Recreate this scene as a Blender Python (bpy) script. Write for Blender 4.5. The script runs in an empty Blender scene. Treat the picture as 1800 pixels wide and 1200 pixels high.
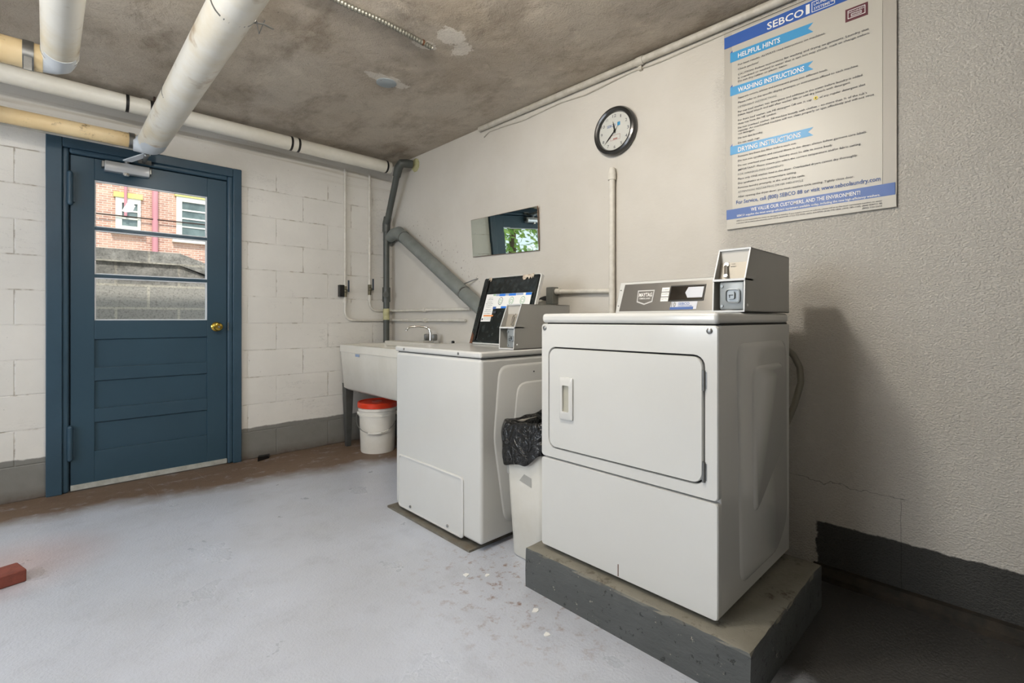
import bpy, bmesh, math, random
from mathutils import Vector, Matrix
random.seed(7)
SC = bpy.context.scene
COL = SC.collection
V = Vector
R = math.radians

# ------------------------------------------------------------------ camera, world, lights
cam = bpy.data.cameras.new('camera'); co = bpy.data.objects.new('camera', cam); COL.objects.link(co)
co.location = (0, 0, 1.05); co.rotation_euler = (R(90), 0, R(-43.87))
cam.sensor_fit = 'HORIZONTAL'; cam.sensor_width = 36; cam.lens = 852/1800*36
cam.shift_x = 0; cam.shift_y = -40/1800; cam.clip_start = .02; cam.clip_end = 200
SC.camera = co

w = bpy.data.worlds.new('sky'); SC.world = w; w.use_nodes = True
bg = w.node_tree.nodes['Background']; bg.inputs[0].default_value = (.80, .90, 1.0, 1); bg.inputs[1].default_value = 2.2

def light(name, kind, loc, power, color=(1, 1, 1), size=.1, size_y=None, aim=None, spread=None):
    l = bpy.data.lights.new(name, kind); o = bpy.data.objects.new(name, l); COL.objects.link(o)
    l.energy = power; l.color = color; o.location = loc
    if kind == 'POINT': l.shadow_soft_size = size
    if kind == 'SUN': l.angle = size
    if kind == 'AREA':
        l.shape = 'RECTANGLE'; l.size = size; l.size_y = size_y or size
        if spread: l.spread = spread
    if aim is not None:
        o.rotation_euler = (V(aim)-V(loc)).to_track_quat('-Z', 'Y').to_euler()
    return o
light('sun', 'SUN', (0, 0, 10), 4.0, (1, .93, .84), R(2), aim=(2.2, 6, 3.5))
light('ceiling_bulb', 'POINT', (.64, 1.16, 2.30), 66, (1, .945, .865), .07)
light('left_fill_light', 'POINT', (-.6, 1.25, 2.12), 62, (1, .965, .92), .25)  # added fill to brighten the door wall and floor, not a known bulb
light('rear_fill_light', 'AREA', (-.6, -1.6, 2.38), 7, (1, .95, .88), 1.8, 1.0, aim=(-.6, -1.0, 0))  # weak added fill behind the camera, lifts the shadow beside the dryer
light('left_cool_fill', 'AREA', (-2.5, 2.0, 1.45), 64, (.82, .90, 1.0), 1.6, 1.1, aim=(2, 2.0, .8))  # added cool fill in front of the solid left wall, no window modelled
SC.view_settings.view_transform = 'Standard'; SC.view_settings.look = 'None'
SC.view_settings.exposure = -0.2; SC.view_settings.gamma = 1.0
SC.view_settings.use_curve_mapping = False

# ------------------------------------------------------------------ materials
def lin(c):
    if isinstance(c, str):
        c = tuple(int(c[i:i+2], 16)/255 for i in (0, 2, 4))
    return tuple((x/12.92 if x <= .04045 else ((x+.055)/1.055)**2.4) for x in c)+(1,)

class NT:
    def __init__(s, name):
        s.m = bpy.data.materials.new(name); s.m.use_nodes = True; s.t = s.m.node_tree
        s.b = s.t.nodes['Principled BSDF']; s.out = s.t.nodes['Material Output']
        s.co = s.n('ShaderNodeTexCoord').outputs['Object']
        s.h = None
    def n(s, t, **k):
        x = s.t.nodes.new(t)
        for a, v in k.items(): setattr(x, a, v)
        return x
    def l(s, a, b): s.t.links.new(a, b)
    def put(s, sock, v):
        if isinstance(v, bpy.types.NodeSocket): s.l(v, sock)
        elif isinstance(v, str): sock.default_value = lin(v)
        else: sock.default_value = v
    def noise(s, scale, detail=4, rough=.6, vec=None, dist=0):
        x = s.n('ShaderNodeTexNoise'); s.l(vec or s.co, x.inputs['Vector'])
        x.inputs['Scale'].default_value = scale; x.inputs['Detail'].default_value = detail
        x.inputs['Roughness'].default_value = rough; x.inputs['Distortion'].default_value = dist
        return x.outputs['Fac']
    def math(s, op, a, b=0.0, c=0.0, clamp=False):
        x = s.n('ShaderNodeMath', operation=op, use_clamp=clamp)
        s.put(x.inputs[0], a); s.put(x.inputs[1], b); s.put(x.inputs[2], c)
        return x.outputs[0]
    def step(s, v, lo, hi):
        x = s.n('ShaderNodeMapRange'); s.l(v, x.inputs[0])
        x.inputs[1].default_value = lo; x.inputs[2].default_value = hi
        return x.outputs[0]
    def mix(s, f, a, b):
        x = s.n('ShaderNodeMix', data_type='RGBA')
        s.put(x.inputs[0], f); s.put(x.inputs[6], a); s.put(x.inputs[7], b)
        return x.outputs[2]
    def mul(s, f, a, k):       # darken colour a where f
        x = s.n('ShaderNodeMix', data_type='RGBA', blend_type='MULTIPLY')
        s.put(x.inputs[0], f); s.put(x.inputs[6], a); s.put(x.inputs[7], (k, k, k, 1) if isinstance(k, float) else k)
        return x.outputs[2]
    def map(s, scale=(1, 1, 1), rot=(0, 0, 0), loc=(0, 0, 0)):
        x = s.n('ShaderNodeMapping'); s.l(s.co, x.inputs[0])
        x.inputs['Scale'].default_value = scale; x.inputs['Rotation'].default_value = rot; x.inputs['Location'].default_value = loc
        return x.outputs[0]
    def xyz(s):
        x = s.n('ShaderNodeSeparateXYZ'); s.l(s.co, x.inputs[0]); return x.outputs
    def bump(s, h, strength=.3, dist=.01):
        x = s.n('ShaderNodeBump'); s.l(h, x.inputs['Height'])
        x.inputs['Strength'].default_value = strength; x.inputs['Distance'].default_value = dist
        if s.h: s.l(s.h, x.inputs['Normal'])
        s.h = x.outputs[0]
        s.l(s.h, s.b.inputs['Normal'])
    def fin(s, color, rough=.5, metal=0, spec=.5, coat=0):
        s.put(s.b.inputs['Base Color'], color); s.put(s.b.inputs['Roughness'], rough)
        s.put(s.b.inputs['Metallic'], metal); s.put(s.b.inputs['Specular IOR Level'], spec)
        if coat: s.b.inputs['Coat Weight'].default_value = coat; s.b.inputs['Coat Roughness'].default_value = .08
        return s.m

def simple(name, c, rough=.5, metal=0, c2=None, scale=8, amt=.5, bs=0, bstr=.2, bd=.002, spec=.5, coat=0):
    n = NT(name)
    col = c
    if c2:
        col = n.mix(n.step(n.noise(scale, 6, .65), .5-amt/2+.05, .5+amt/2+.05), c, c2)
    if bs: n.bump(n.noise(bs, 4, .6), bstr, bd)
    return n.fin(col, rough, metal, spec, coat)

def blockwall():
    n = NT('painted_block_wall'); p = n.xyz()
    vx = n.n('ShaderNodeCombineXYZ')
    n.l(n.math('ADD', p[0], .13), vx.inputs[0]); n.l(p[2], vx.inputs[1])
    br = n.n('ShaderNodeTexBrick'); n.l(vx.outputs[0], br.inputs['Vector'])
    br.inputs['Scale'].default_value = 1; br.inputs['Brick Width'].default_value = .405; br.inputs['Row Height'].default_value = .203
    br.inputs['Mortar Size'].default_value = .006; br.inputs['Mortar Smooth'].default_value = 1
    below = n.step(p[2], 2.17, 2.13)
    jn = n.step(n.noise(7, 3, .6), .30, .55)
    joint = n.math('MULTIPLY', n.math('MULTIPLY', br.outputs['Fac'], jn), below)
    # poured concrete lintel above: board marks
    brd = n.noise(1, 3, .6, n.map((.35, .35, 16)))
    up = n.step(p[2], 2.15, 2.19)
    col = n.mix(n.step(n.noise(2.2, 5, .6), .3, .75), 'E2DFD8', 'D4D1CA')
    col = n.mul(n.math('MULTIPLY', up, n.step(brd, .44, .36)), col, (.78, .75, .70, 1))
    col = n.mul(n.math('MULTIPLY', joint, n.step(n.noise(14, 3), .5, .64)), col, (.55, .50, .44, 1))
    crack = n.step(n.math('ABSOLUTE', n.math('SUBTRACT', n.noise(3.1, 8, .7, n.map((.6, .6, 2.2))), .5)), .0035, .0)
    col = n.mul(n.math('MULTIPLY', crack, n.step(n.noise(1.5, 2), .5, .62)), col, .5)
    col = n.mul(n.step(n.noise(45, 3, .7), .71, .76), col, .45)
    band = n.step(n.math('ADD', p[2], n.math('MULTIPLY', n.noise(9, 4), .03)), .255, .248)
    dk = n.mix(n.noise(12, 5), '868580', '74736D')
    dk = n.mix(n.step(n.noise(26, 5, .7), .69, .72), dk, 'A5A097')
    dk = n.mix(n.math('MULTIPLY', n.step(p[2], .07, .0), n.noise(18, 5)), dk, '4A3323')
    col = n.mix(band, col, dk)
    hgt = n.math('ADD', n.math('MULTIPLY', joint, -1.0), n.math('MULTIPLY', n.noise(30, 6, .7), .35))
    n.bump(hgt, .55, .006); n.bump(n.math('MULTIPLY', brd, up), .3, .006); n.bump(n.noise(150, 3), .3, .0015)
    return n.fin(col, n.mix(band, (.62,)*3+(1,), (.5,)*3+(1,)), 0, .35)

def stucco():
    n = NT('white_plaster_wall'); p = n.xyz()
    rough_zone = n.step(n.math('ADD', p[1], n.math('MULTIPLY', n.noise(2), .25)), 1.12, 1.0)
    col = n.mix(n.step(n.noise(1.6, 5, .6), .3, .8), 'D2CEC6', 'C4BFB5')
    col = n.mul(n.step(n.noise(60, 2, .6), .78, .82), col, .5)
    # mildew specks along the vent duct
    d = n.math('SUBTRACT', n.math('ADD', n.math('MULTIPLY', n.math('SUBTRACT', p[1], 2.7), .615), 1.22), p[2])
    nr = n.math('MULTIPLY', n.math('MULTIPLY', n.step(d, -.26, -.05), n.step(d, .0, -.02)), n.step(p[1], 2.45, 2.75))
    nr = n.math('MULTIPLY', nr, n.step(p[1], 4.0, 3.5))
    col = n.mix(n.math('MULTIPLY', nr, n.step(n.noise(38, 5, .7), .60, .66)), col, '6B5347')
    # dark painted base
    wob = n.math('MULTIPLY', n.math('SUBTRACT', n.noise(11, 5, .7), .5), .03)
    zb = n.step(n.math('ADD', p[2], wob), .222, .217)
    yb = n.step(n.math('ADD', p[1], n.math('MULTIPLY', n.noise(30, 4), .05)), .600, .592)
    yb2 = n.step(p[1], 2.9, 2.91)
    band = n.math('MULTIPLY', zb, n.math('MAXIMUM', yb, yb2))
    dk = n.mix(n.noise(6, 5), '4B4B49', '3C3C3A')
    dk = n.mix(n.step(n.noise(34, 5, .7), .70, .74), dk, '8A847A')
    col = n.mix(band, col, dk)
    # cracks
    cr = n.math('ABSOLUTE', n.math('SUBTRACT', p[2], n.math('ADD', .33, n.math('MULTIPLY', n.noise(7, 6, .6), .11))))
    cr = n.math('MULTIPLY', n.step(cr, .0022, .0), n.math('MULTIPLY', n.step(p[1], .26, .28), n.step(p[1], .72, .60)))
    cv = n.math('ABSOLUTE', n.math('SUBTRACT', p[1], n.math('ADD', .29, n.math('MULTIPLY', n.noise(9, 5), .012))))
    cv = n.math('MULTIPLY', n.step(cv, .0016, .0), n.step(p[2], .385, .37))
    col = n.mul(n.math('MAXIMUM', cr, cv), col, .40)
    st = n.noise(125, 4, .6, n.map((1, 1, 1.35)))
    n.bump(n.math('MULTIPLY', n.step(st, .40, .68), rough_zone), .8, .0047)
    n.bump(n.noise(26, 5, .6, n.map((1, 1, 1.6))), .35, .004)
    return n.fin(col, .55, 0, .35)

def ceilmat():
    n = NT('trowelled_ceiling'); p = n.xyz()
    sw = n.n('ShaderNodeTexWave', wave_type='RINGS', rings_direction='Z'); n.l(n.map((1, 1, 1), loc=(-1.1, -.9, 0)), sw.inputs[0])
    sw.inputs['Scale'].default_value = 1.6; sw.inputs['Distortion'].default_value = 9; sw.inputs['Detail'].default_value = 4
    sw.inputs['Detail Scale'].default_value = 2.2
    col = n.mix(n.step(n.noise(1.1, 4, .6), .3, .7), 'CCC2B3', 'B5ACA0')
    col = n.mul(n.step(n.noise(5, 7, .7, n.map((1, .45, 1))), .50, .68), col, (.66, .63, .60, 1))
    col = n.mul(n.step(n.noise(1.7, 6, .65, n.map((1, 1, 1), loc=(5, 2, 0))), .46, .66), col, (.80, .77, .73, 1))
    col = n.mul(n.step(n.noise(60, 4, .7), .62, .68), col, .72)
    col = n.mix(n.math('MULTIPLY', n.step(n.noise(7, 8, .72), .56, .70), .4), col, 'DACFBE')
    def patch(x, y, rx, ry, k=.5, sc=11):
        a = n.math('DIVIDE', n.math('SUBTRACT', p[0], x), rx); b = n.math('DIVIDE', n.math('SUBTRACT', p[1], y), ry)
        d = n.math('SQRT', n.math('ADD', n.math('MULTIPLY', a, a), n.math('MULTIPLY', b, b)))
        d = n.math('ADD', d, n.math('MULTIPLY', n.math('SUBTRACT', n.noise(sc, 7, .7), .5), 2.4))
        return n.step(d, 1.0, .93)
    m = n.math('MAXIMUM', patch(1.45, 1.93, .085, .06, sc=17), n.math('MAXIMUM', patch(1.38, 2.08, .07, .04, sc=17), n.math('MAXIMUM', patch(1.55, 1.99, .05, .06, sc=17), patch(1.445, 2.545, .13, .055, sc=14))))
    col = n.mix(m, col, 'D8D2C8')
    # seam cracks
    s1 = n.math('ABSOLUTE', n.math('SUBTRACT', p[1], n.math('ADD', 2.32, n.math('MULTIPLY', n.noise(4, 5), .08))))
    s1 = n.math('MULTIPLY', n.step(s1, .004, .001), n.step(p[0], .72, .70))
    col = n.mul(s1, col, .35)
    n.bump(sw.outputs['Fac'], .35, .012); n.bump(n.noise(7, 9, .75, dist=.6), .8, .028); n.bump(n.noise(110, 3), .8, .004); n.bump(m, .3, .003)
    return n.fin(col, .8, 0, .25)

def floormat():
    n = NT('grey_painted_floor'); p = n.xyz()
    col = n.mix(n.step(n.noise(1.3, 5, .6), .3, .7), 'C0C6D2', 'AEB2B9')
    col = n.mul(n.step(n.noise(6, 8, .72), .52, .66), col, .90)
    col = n.mul(n.step(n.noise(38, 4, .7), .70, .72), col, .55)
    col = n.mix(n.step(n.noise(24, 6, .7, n.map(loc=(3, 5, 0))), .755, .77), col, 'D6D3CA')
    # brown dirt collecting by the door wall
    e = n.math('ADD', n.math('MULTIPLY', n.step(p[0], .2, 2.0), .38), n.math('MULTIPLY', n.math('SUBTRACT', n.noise(2.5, 4), .5), .35))
    dm = n.step(n.math('ADD', p[1], e), 3.44, 3.66)
    dirt = n.mix(n.noise(14, 6, .7), '5E4B3A', '7A6450')
    col = n.mix(n.math('MULTIPLY', dm, n.step(n.noise(10, 6, .7), .15, .45)), col, dirt)
    bx = n.math('MULTIPLY', n.step(n.math('ABSOLUTE', n.math('SUBTRACT', p[0], 1.4)), .5, .1), n.step(n.math('ABSOLUTE', n.math('SUBTRACT', p[1], 1.35)), .6, .1))
    col = n.mix(n.math('MULTIPLY', bx, n.step(n.noise(20, 6, .7), .54, .66)), col, '7B5A48')
    # brick-dust pink by the loose brick
    dd = n.math('SQRT', n.math('ADD', n.math('POWER', n.math('ADD', p[0], .1), 2), n.math('POWER', n.math('SUBTRACT', p[1], 2.95), 2)))
    col = n.mix(n.math('MULTIPLY', n.step(dd, .38, .05), .42), col, 'C49A8E')
    # worn strip behind the plinth, darkened further to paint in the dryer's shadow
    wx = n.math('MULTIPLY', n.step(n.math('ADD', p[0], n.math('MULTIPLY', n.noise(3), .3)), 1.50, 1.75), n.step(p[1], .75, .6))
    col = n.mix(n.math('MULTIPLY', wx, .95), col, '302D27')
    # scratches
    sc = n.step(n.math('ABSOLUTE', n.math('SUBTRACT', n.noise(1.6, 1, .5, n.map((1, .25, 1), rot=(0, 0, .6))), .5)), .0012, 0)
    col = n.mix(n.math('MULTIPLY', n.math('MULTIPLY', sc, n.step(n.noise(2.3), .5, .6)), .35), col, 'D0D2D4')
    n.bump(n.noise(10, 6, .62), .3, .008); n.bump(n.noise(110, 3, .6), .6, .003)
    rg = n.math('ADD', .20, n.math('MULTIPLY', n.noise(3, 5, .6), .20))
    rg = n.math('ADD', rg, n.math('MULTIPLY', dm, .3))
    return n.fin(col, rg, 0, .7)

M = {}
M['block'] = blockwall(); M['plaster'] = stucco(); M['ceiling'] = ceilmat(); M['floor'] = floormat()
M['bluepaint'] = simple('blue_gloss_paint', '3A5262', .33, c2='304654', scale=3, amt=.5, bs=60, bstr=.15, bd=.001, spec=.35)
def doorpaint():
    n = NT('blue_door_paint'); gr = n.noise(6, 5, .65, n.map((14, 2, 1.2)))
    n.bump(gr, .16, .002)
    return n.fin(n.mix(n.noise(2.5, 4), '36505F', '2D4351'), .34, 0, .35)
M['doorpaint'] = doorpaint()
M['bead'] = simple('white_putty', 'DDE0E4', .5)
M['sweep'] = simple('painted_sweep', 'B9BCB6', .5, c2='8E8D84', scale=20)
M['brass'] = simple('polished_brass', 'C9A94E', .18, 1)
M['alu'] = simple('brushed_aluminium', 'D2D4D6', .4, .7, bs=90, bstr=.1)
M['steel'] = simple('dull_steel', '9C9D9C', .38, 1, c2='7E7E7B', scale=15)
M['chrome'] = simple('chrome', 'D8D8D8', .12, 1)
M['enamel'] = simple('white_enamel', 'CDCECB', .16, c2='C7C7C3', scale=1.5, amt=.6, coat=.3)
M['enamel_old'] = simple('worn_white_enamel', 'CFD0CE', .22, c2='C8C7C2', scale=2.5, amt=.6, coat=.2)
M['greypaint'] = simple('light_grey_painted_metal', 'A6A5A0', .42, c2='9C9B95', scale=2, bs=200, bstr=.05)
M['warmgrey'] = simple('warm_grey_metal', 'BDBAB2', .42, c2='B2AEA5', scale=2)
M['rimpaint'] = simple('pale_rim_metal', 'C9CBCB', .35)
M['gap'] = simple('dark_gap', '1C1C1B', .8)
M['console'] = simple('brushed_console_panel', '7C7A76', .34, .7, bs=40, bstr=.08)
M['display'] = simple('dark_display_window', '17110C', .08, coat=.5)
M['silver'] = simple('silver_plate', 'BFC0C0', .22, 1)
M['cast'] = simple('zinc_lock_plate', '8E9497', .42, .35, bs=50, bstr=.15)
M['badge'] = simple('pale_badge', 'C8C8C6', .35)
M['brushed'] = simple('pale_brushed_plate', '9C968A', .5, .2)
M['coverplate'] = simple('blue_grey_cover_plate', '9AA3A8', .5)
M['whitepipe'] = simple('white_painted_conduit', 'DDD9CF', .5, c2='C6C1B5', scale=20, amt=.4, bs=60, bstr=.2)
M['white'] = simple('white_print', 'E9E9E6', .5)
M['black'] = simple('black_plastic', '151514', .35)
M['ink'] = simple('dark_ink', '3E4048', .7)
M['greyink'] = simple('grey_ink', '6F7274', .7)
M['blueink'] = simple('blue_ink', '3C5C96', .6)
M['navy'] = simple('navy_print', '2A57A5', .4)
M['navy2'] = simple('slate_blue_print', '3E60A0', .4)
M['cyan'] = simple('light_blue_print', '3792C6', .4)
M['sheet'] = simple('poster_sheet', 'BDB9AE', .38)
M['sheetedge'] = simple('poster_margin', 'ADA89E', .4)
M['maroon'] = simple('maroon_print', '5A2630', .45)
M['brightblue'] = simple('bright_blue_print', '2E78D8', .4)
M['orangeprint'] = simple('orange_print', 'E08A48', .5)
M['green'] = simple('green_print', '86B08A', .5)
M['yellow'] = simple('yellow_print', 'D8C24A', .5)
M['sticker'] = simple('pale_sticker', 'C9CCD4', .4)
M['lidblack'] = simple('black_lid_enamel', '101414', .22, c2='2A3030', scale=30, amt=.3)
M['chip'] = simple('chipped_paint', 'C9BFAE', .7, c2='7A5A3A', scale=40, amt=.3, bs=60, bstr=.4)
M['rust'] = simple('rust', '6B4228', .8, c2='3B2618', scale=40)
M['blacktrash'] = NT('black_bin_liner')
_n = M['blacktrash']; _n.bump(_n.noise(13, 2, .5, dist=2.5), .9, .03); _n.bump(_n.noise(45, 3, .5, dist=1.5), .5, .008); M['blacktrash'] = _n.fin('101112', .2, 0, .6)
M['binplastic'] = simple('white_bin_plastic', 'DAD8D0', .42, c2='CAC6BA', scale=4, amt=.5)
M['bucketwhite'] = simple('white_bucket_plastic', 'EAE7DF', .4, c2='DAD5C9', scale=6, amt=.5)
M['red'] = simple('orange_red_lid', 'E2401C', .35, c2='D03414', scale=4)
M['wire'] = simple('bail_wire', '8F8F8B', .35, 1)
M['sink'] = simple('cream_sink_plastic', 'E4E1D8', .42, c2='D4D0C4', scale=4, amt=.5)
M['sinkleg'] = simple('dark_grey_leg', '4A4C4A', .5, c2='3A3A37', scale=20)
M['sticker2'] = simple('blue_sticker', '93A6C6', .4)
M['insul'] = NT('cream_pipe_jacket')
_n = M['insul']; _p = _n.noise(3.2, 5, .6); _c = _n.mix(_n.step(_p, .45, .72), 'E9E5DA', 'DACDB0'); _c = _n.mix(_n.step(_n.noise(5, 5, .6, _n.map(loc=(4, 1, 2))), .58, .72), _c, 'A58B67')
_n.bump(_n.noise(16, 4), .25, .006); _n.bump(_n.noise(120, 3), .2, .001); M['insul'] = _n.fin(_c, .33, 0, .5)
M['yellowed'] = NT('yellowed_pipe_jacket')
_n = M['yellowed']; _c = _n.mix(_n.step(_n.noise(4, 5, .6), .35, .7), 'EAD3A6', 'D6B884'); _c = _n.mix(_n.step(_n.noise(9, 6, .7), .56, .66), _c, '6E5030')
_n.bump(_n.noise(18, 4), .25, .005); M['yellowed'] = _n.fin(_c, .42, 0, .5)
M['jacket'] = simple('white_pipe_jacket', 'E8E5DB', .36, c2='D6D1C2', scale=5, amt=.5, bs=20, bstr=.2, bd=.004)
M['elbow'] = simple('white_elbow_cover', 'D3D8DC', .35)
M['blackband'] = simple('black_tape', '161514', .5)
M['iron'] = simple('rusty_black_iron', '2A2421', .7, c2='4A3226', scale=50, bs=90, bstr=.4)
M['drain'] = simple('dark_grey_painted_pipe', '50534F', .42, c2='434642', scale=9, bs=60, bstr=.15)
M['duct'] = simple('grey_duct', '7F8480', .45, c2='6F736F', scale=12, amt=.4)
M['paleyellow'] = simple('pale_yellow_bare_pipe', 'C9C597', .6, c2='9A9770', scale=25)
M['paintpipe'] = simple('white_painted_pipe', 'C3BFB5', .5, c2='A8A294', scale=20, amt=.4, bs=60, bstr=.2)
M['valve'] = simple('brass_valve_body', '6F6A58', .45, .6)
M['lever'] = simple('blue_black_lever', '23303F', .4)
M['box'] = simple('galvanised_box', '83847F', .45, .5, c2='6A6B66', scale=18)
M['mirror'] = simple('mirror_glass', 'C8CFC8', .015, 1)
M['mirroredge'] = simple('mirror_edge', '5E5B54', .5, c2='8A5F40', scale=30)
M['clockblack'] = simple('black_clock_rim', '1E1E1D', .28, coat=.4)
M['clockface'] = simple('clock_face_paper', 'DCD8D0', .55)
M['red2'] = simple('faded_red_print', 'B0776F', .6)
M['braid'] = simple('braided_steel', '8E8A7E', .4, .8, bs=400, bstr=.9, bd=.002)
M['armor'] = simple('armoured_cable', '8D8C82', .45, .6, c2='6F6D63', scale=30)
M['brickred'] = simple('red_brick', '8A4A3C', .85, c2='6B382E', scale=25, bs=60, bstr=.6, bd=.004)
def concrete():
    n = NT('painted_plinth_concrete'); p = n.xyz()
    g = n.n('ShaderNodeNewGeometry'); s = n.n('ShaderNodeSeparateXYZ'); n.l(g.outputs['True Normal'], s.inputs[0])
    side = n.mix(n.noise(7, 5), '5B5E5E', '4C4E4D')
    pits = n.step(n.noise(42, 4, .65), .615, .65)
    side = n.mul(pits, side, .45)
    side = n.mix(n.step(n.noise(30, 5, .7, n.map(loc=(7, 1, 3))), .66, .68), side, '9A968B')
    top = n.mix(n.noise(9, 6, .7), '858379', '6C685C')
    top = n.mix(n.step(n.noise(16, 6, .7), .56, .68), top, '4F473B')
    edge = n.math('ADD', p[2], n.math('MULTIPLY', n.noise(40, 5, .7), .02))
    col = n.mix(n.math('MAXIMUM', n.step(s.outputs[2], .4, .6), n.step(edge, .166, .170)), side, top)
    n.bump(n.noise(6, 6, .65, n.map((1, 1, 3))), .6, .012); n.bump(n.math('MULTIPLY', pits, -1), .5, .006); n.bump(n.noise(90, 3), .3, .002)
    return n.fin(col, .62, 0, .35)
M['concrete'] = concrete()
def glassmat():
    m = bpy.data.materials.new('door_glass'); m.use_nodes = True; t = m.node_tree; t.nodes.clear()
    o = t.nodes.new('ShaderNodeOutputMaterial'); mx = t.nodes.new('ShaderNodeMixShader')
    tr = t.nodes.new('ShaderNodeBsdfTransparent'); gl = t.nodes.new('ShaderNodeBsdfGlossy'); gl.inputs['Roughness'].default_value = .02
    fr = t.nodes.new('ShaderNodeFresnel'); fr.inputs[0].default_value = 1.45
    tr.inputs[0].default_value = (.96, .97, .97, 1)
    ge = t.nodes.new('ShaderNodeNewGeometry'); mb = t.nodes.new('ShaderNodeMath'); mb.operation = 'SUBTRACT'; mb.use_clamp = True
    t.links.new(fr.outputs[0], mb.inputs[0]); t.links.new(ge.outputs['Backfacing'], mb.inputs[1]); t.links.new(mb.outputs[0], mx.inputs[0]); t.links.new(tr.outputs[0], mx.inputs[1]); t.links.new(gl.outputs[0], mx.inputs[2]); t.links.new(mx.outputs[0], o.inputs[0])
    return m
M['glass'] = glassmat()
def brickwall():
    n = NT('outdoor_brickwork'); p = n.xyz()
    v = n.n('ShaderNodeCombineXYZ'); n.l(p[0], v.inputs[0]); n.l(p[2], v.inputs[1])
    b = n.n('ShaderNodeTexBrick'); n.l(v.outputs[0], b.inputs['Vector'])
    b.inputs['Scale'].default_value = 1; b.inputs['Brick Width'].default_value = .215; b.inputs['Row Height'].default_value = .072; b.inputs['Mortar Size'].default_value = .008
    b.inputs['Color1'].default_value = lin('C99C86'); b.inputs['Color2'].default_value = lin('AC7C6A'); b.inputs['Mortar'].default_value = lin('DDD2C4')
    col = n.mix(n.step(n.noise(.9, 6, .7), .45, .7), b.outputs[0], 'DDBBA4')
    return n.fin(col, .85)
M['brickwork'] = brickwall()
def cmu():
    n = NT('weathered_block'); p = n.xyz()
    v = n.n('ShaderNodeCombineXYZ'); n.l(n.math('ADD', p[0], .02), v.inputs[0]); n.l(n.math('ADD', p[2], .075), v.inputs[1])
    b = n.n('ShaderNodeTexBrick'); n.l(v.outputs[0], b.inputs['Vector'])
    b.inputs['Scale'].default_value = 1; b.inputs['Brick Width'].default_value = .457; b.inputs['Row Height'].default_value = .203; b.inputs['Mortar Size'].default_value = .010
    b.inputs['Color1'].default_value = lin('ACA9A1'); b.inputs['Color2'].default_value = lin('9E9B94'); b.inputs['Mortar'].default_value = lin('C2BCAE')
    col = n.mul(n.step(n.noise(60, 4, .7), .5, .66), b.outputs[0], .62)
    top = n.step(n.math('ADD', p[2], n.math('MULTIPLY', n.noise(5, 5), .1)), 1.36, 1.44)
    col = n.mul(n.math('MULTIPLY', top, n.step(n.noise(9, 6, .7), .35, .6)), col, .5)
    n.bump(n.noise(60, 4), .6, .01)
    return n.fin(col, .9)
M['cmu'] = cmu()
M['whitetrim'] = simple('white_window_trim', 'EDEBDD', .5)
M['yellowtrim'] = simple('yellow_green_lintel', 'D5CF7A', .6)
M['darkpane'] = simple('dark_window_pane', '4A5A58', .1, c2='8A9A98', scale=1.5)
M['pinkpipe'] = simple('pink_downspout', 'C88A90', .5)
_n = NT('green_leaves'); _c = _n.mix(_n.step(_n.noise(2.5, 4), .4, .6), '6F9A44', 'B4D078')
_t = _n.n('ShaderNodeBsdfTranslucent'); _x = _n.n('ShaderNodeMixShader'); _x.inputs[0].default_value = .5
_n.l(_c, _t.inputs[0]); M['leaf'] = _n.fin(_c, .5); _n.l(_n.b.outputs[0], _x.inputs[1]); _n.l(_t.outputs[0], _x.inputs[2]); _n.l(_x.outputs[0], _n.out.inputs['Surface'])
M['bark'] = simple('bark', '5A4A3A', .9)
M['ground'] = simple('outdoor_concrete', '8E8A80', .9, c2='77736A', scale=3)
M['sidewall'] = simple('plain_white_paint', 'A8A49C', .6, c2='9C978E', scale=2, bs=40, bstr=.3)

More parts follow.
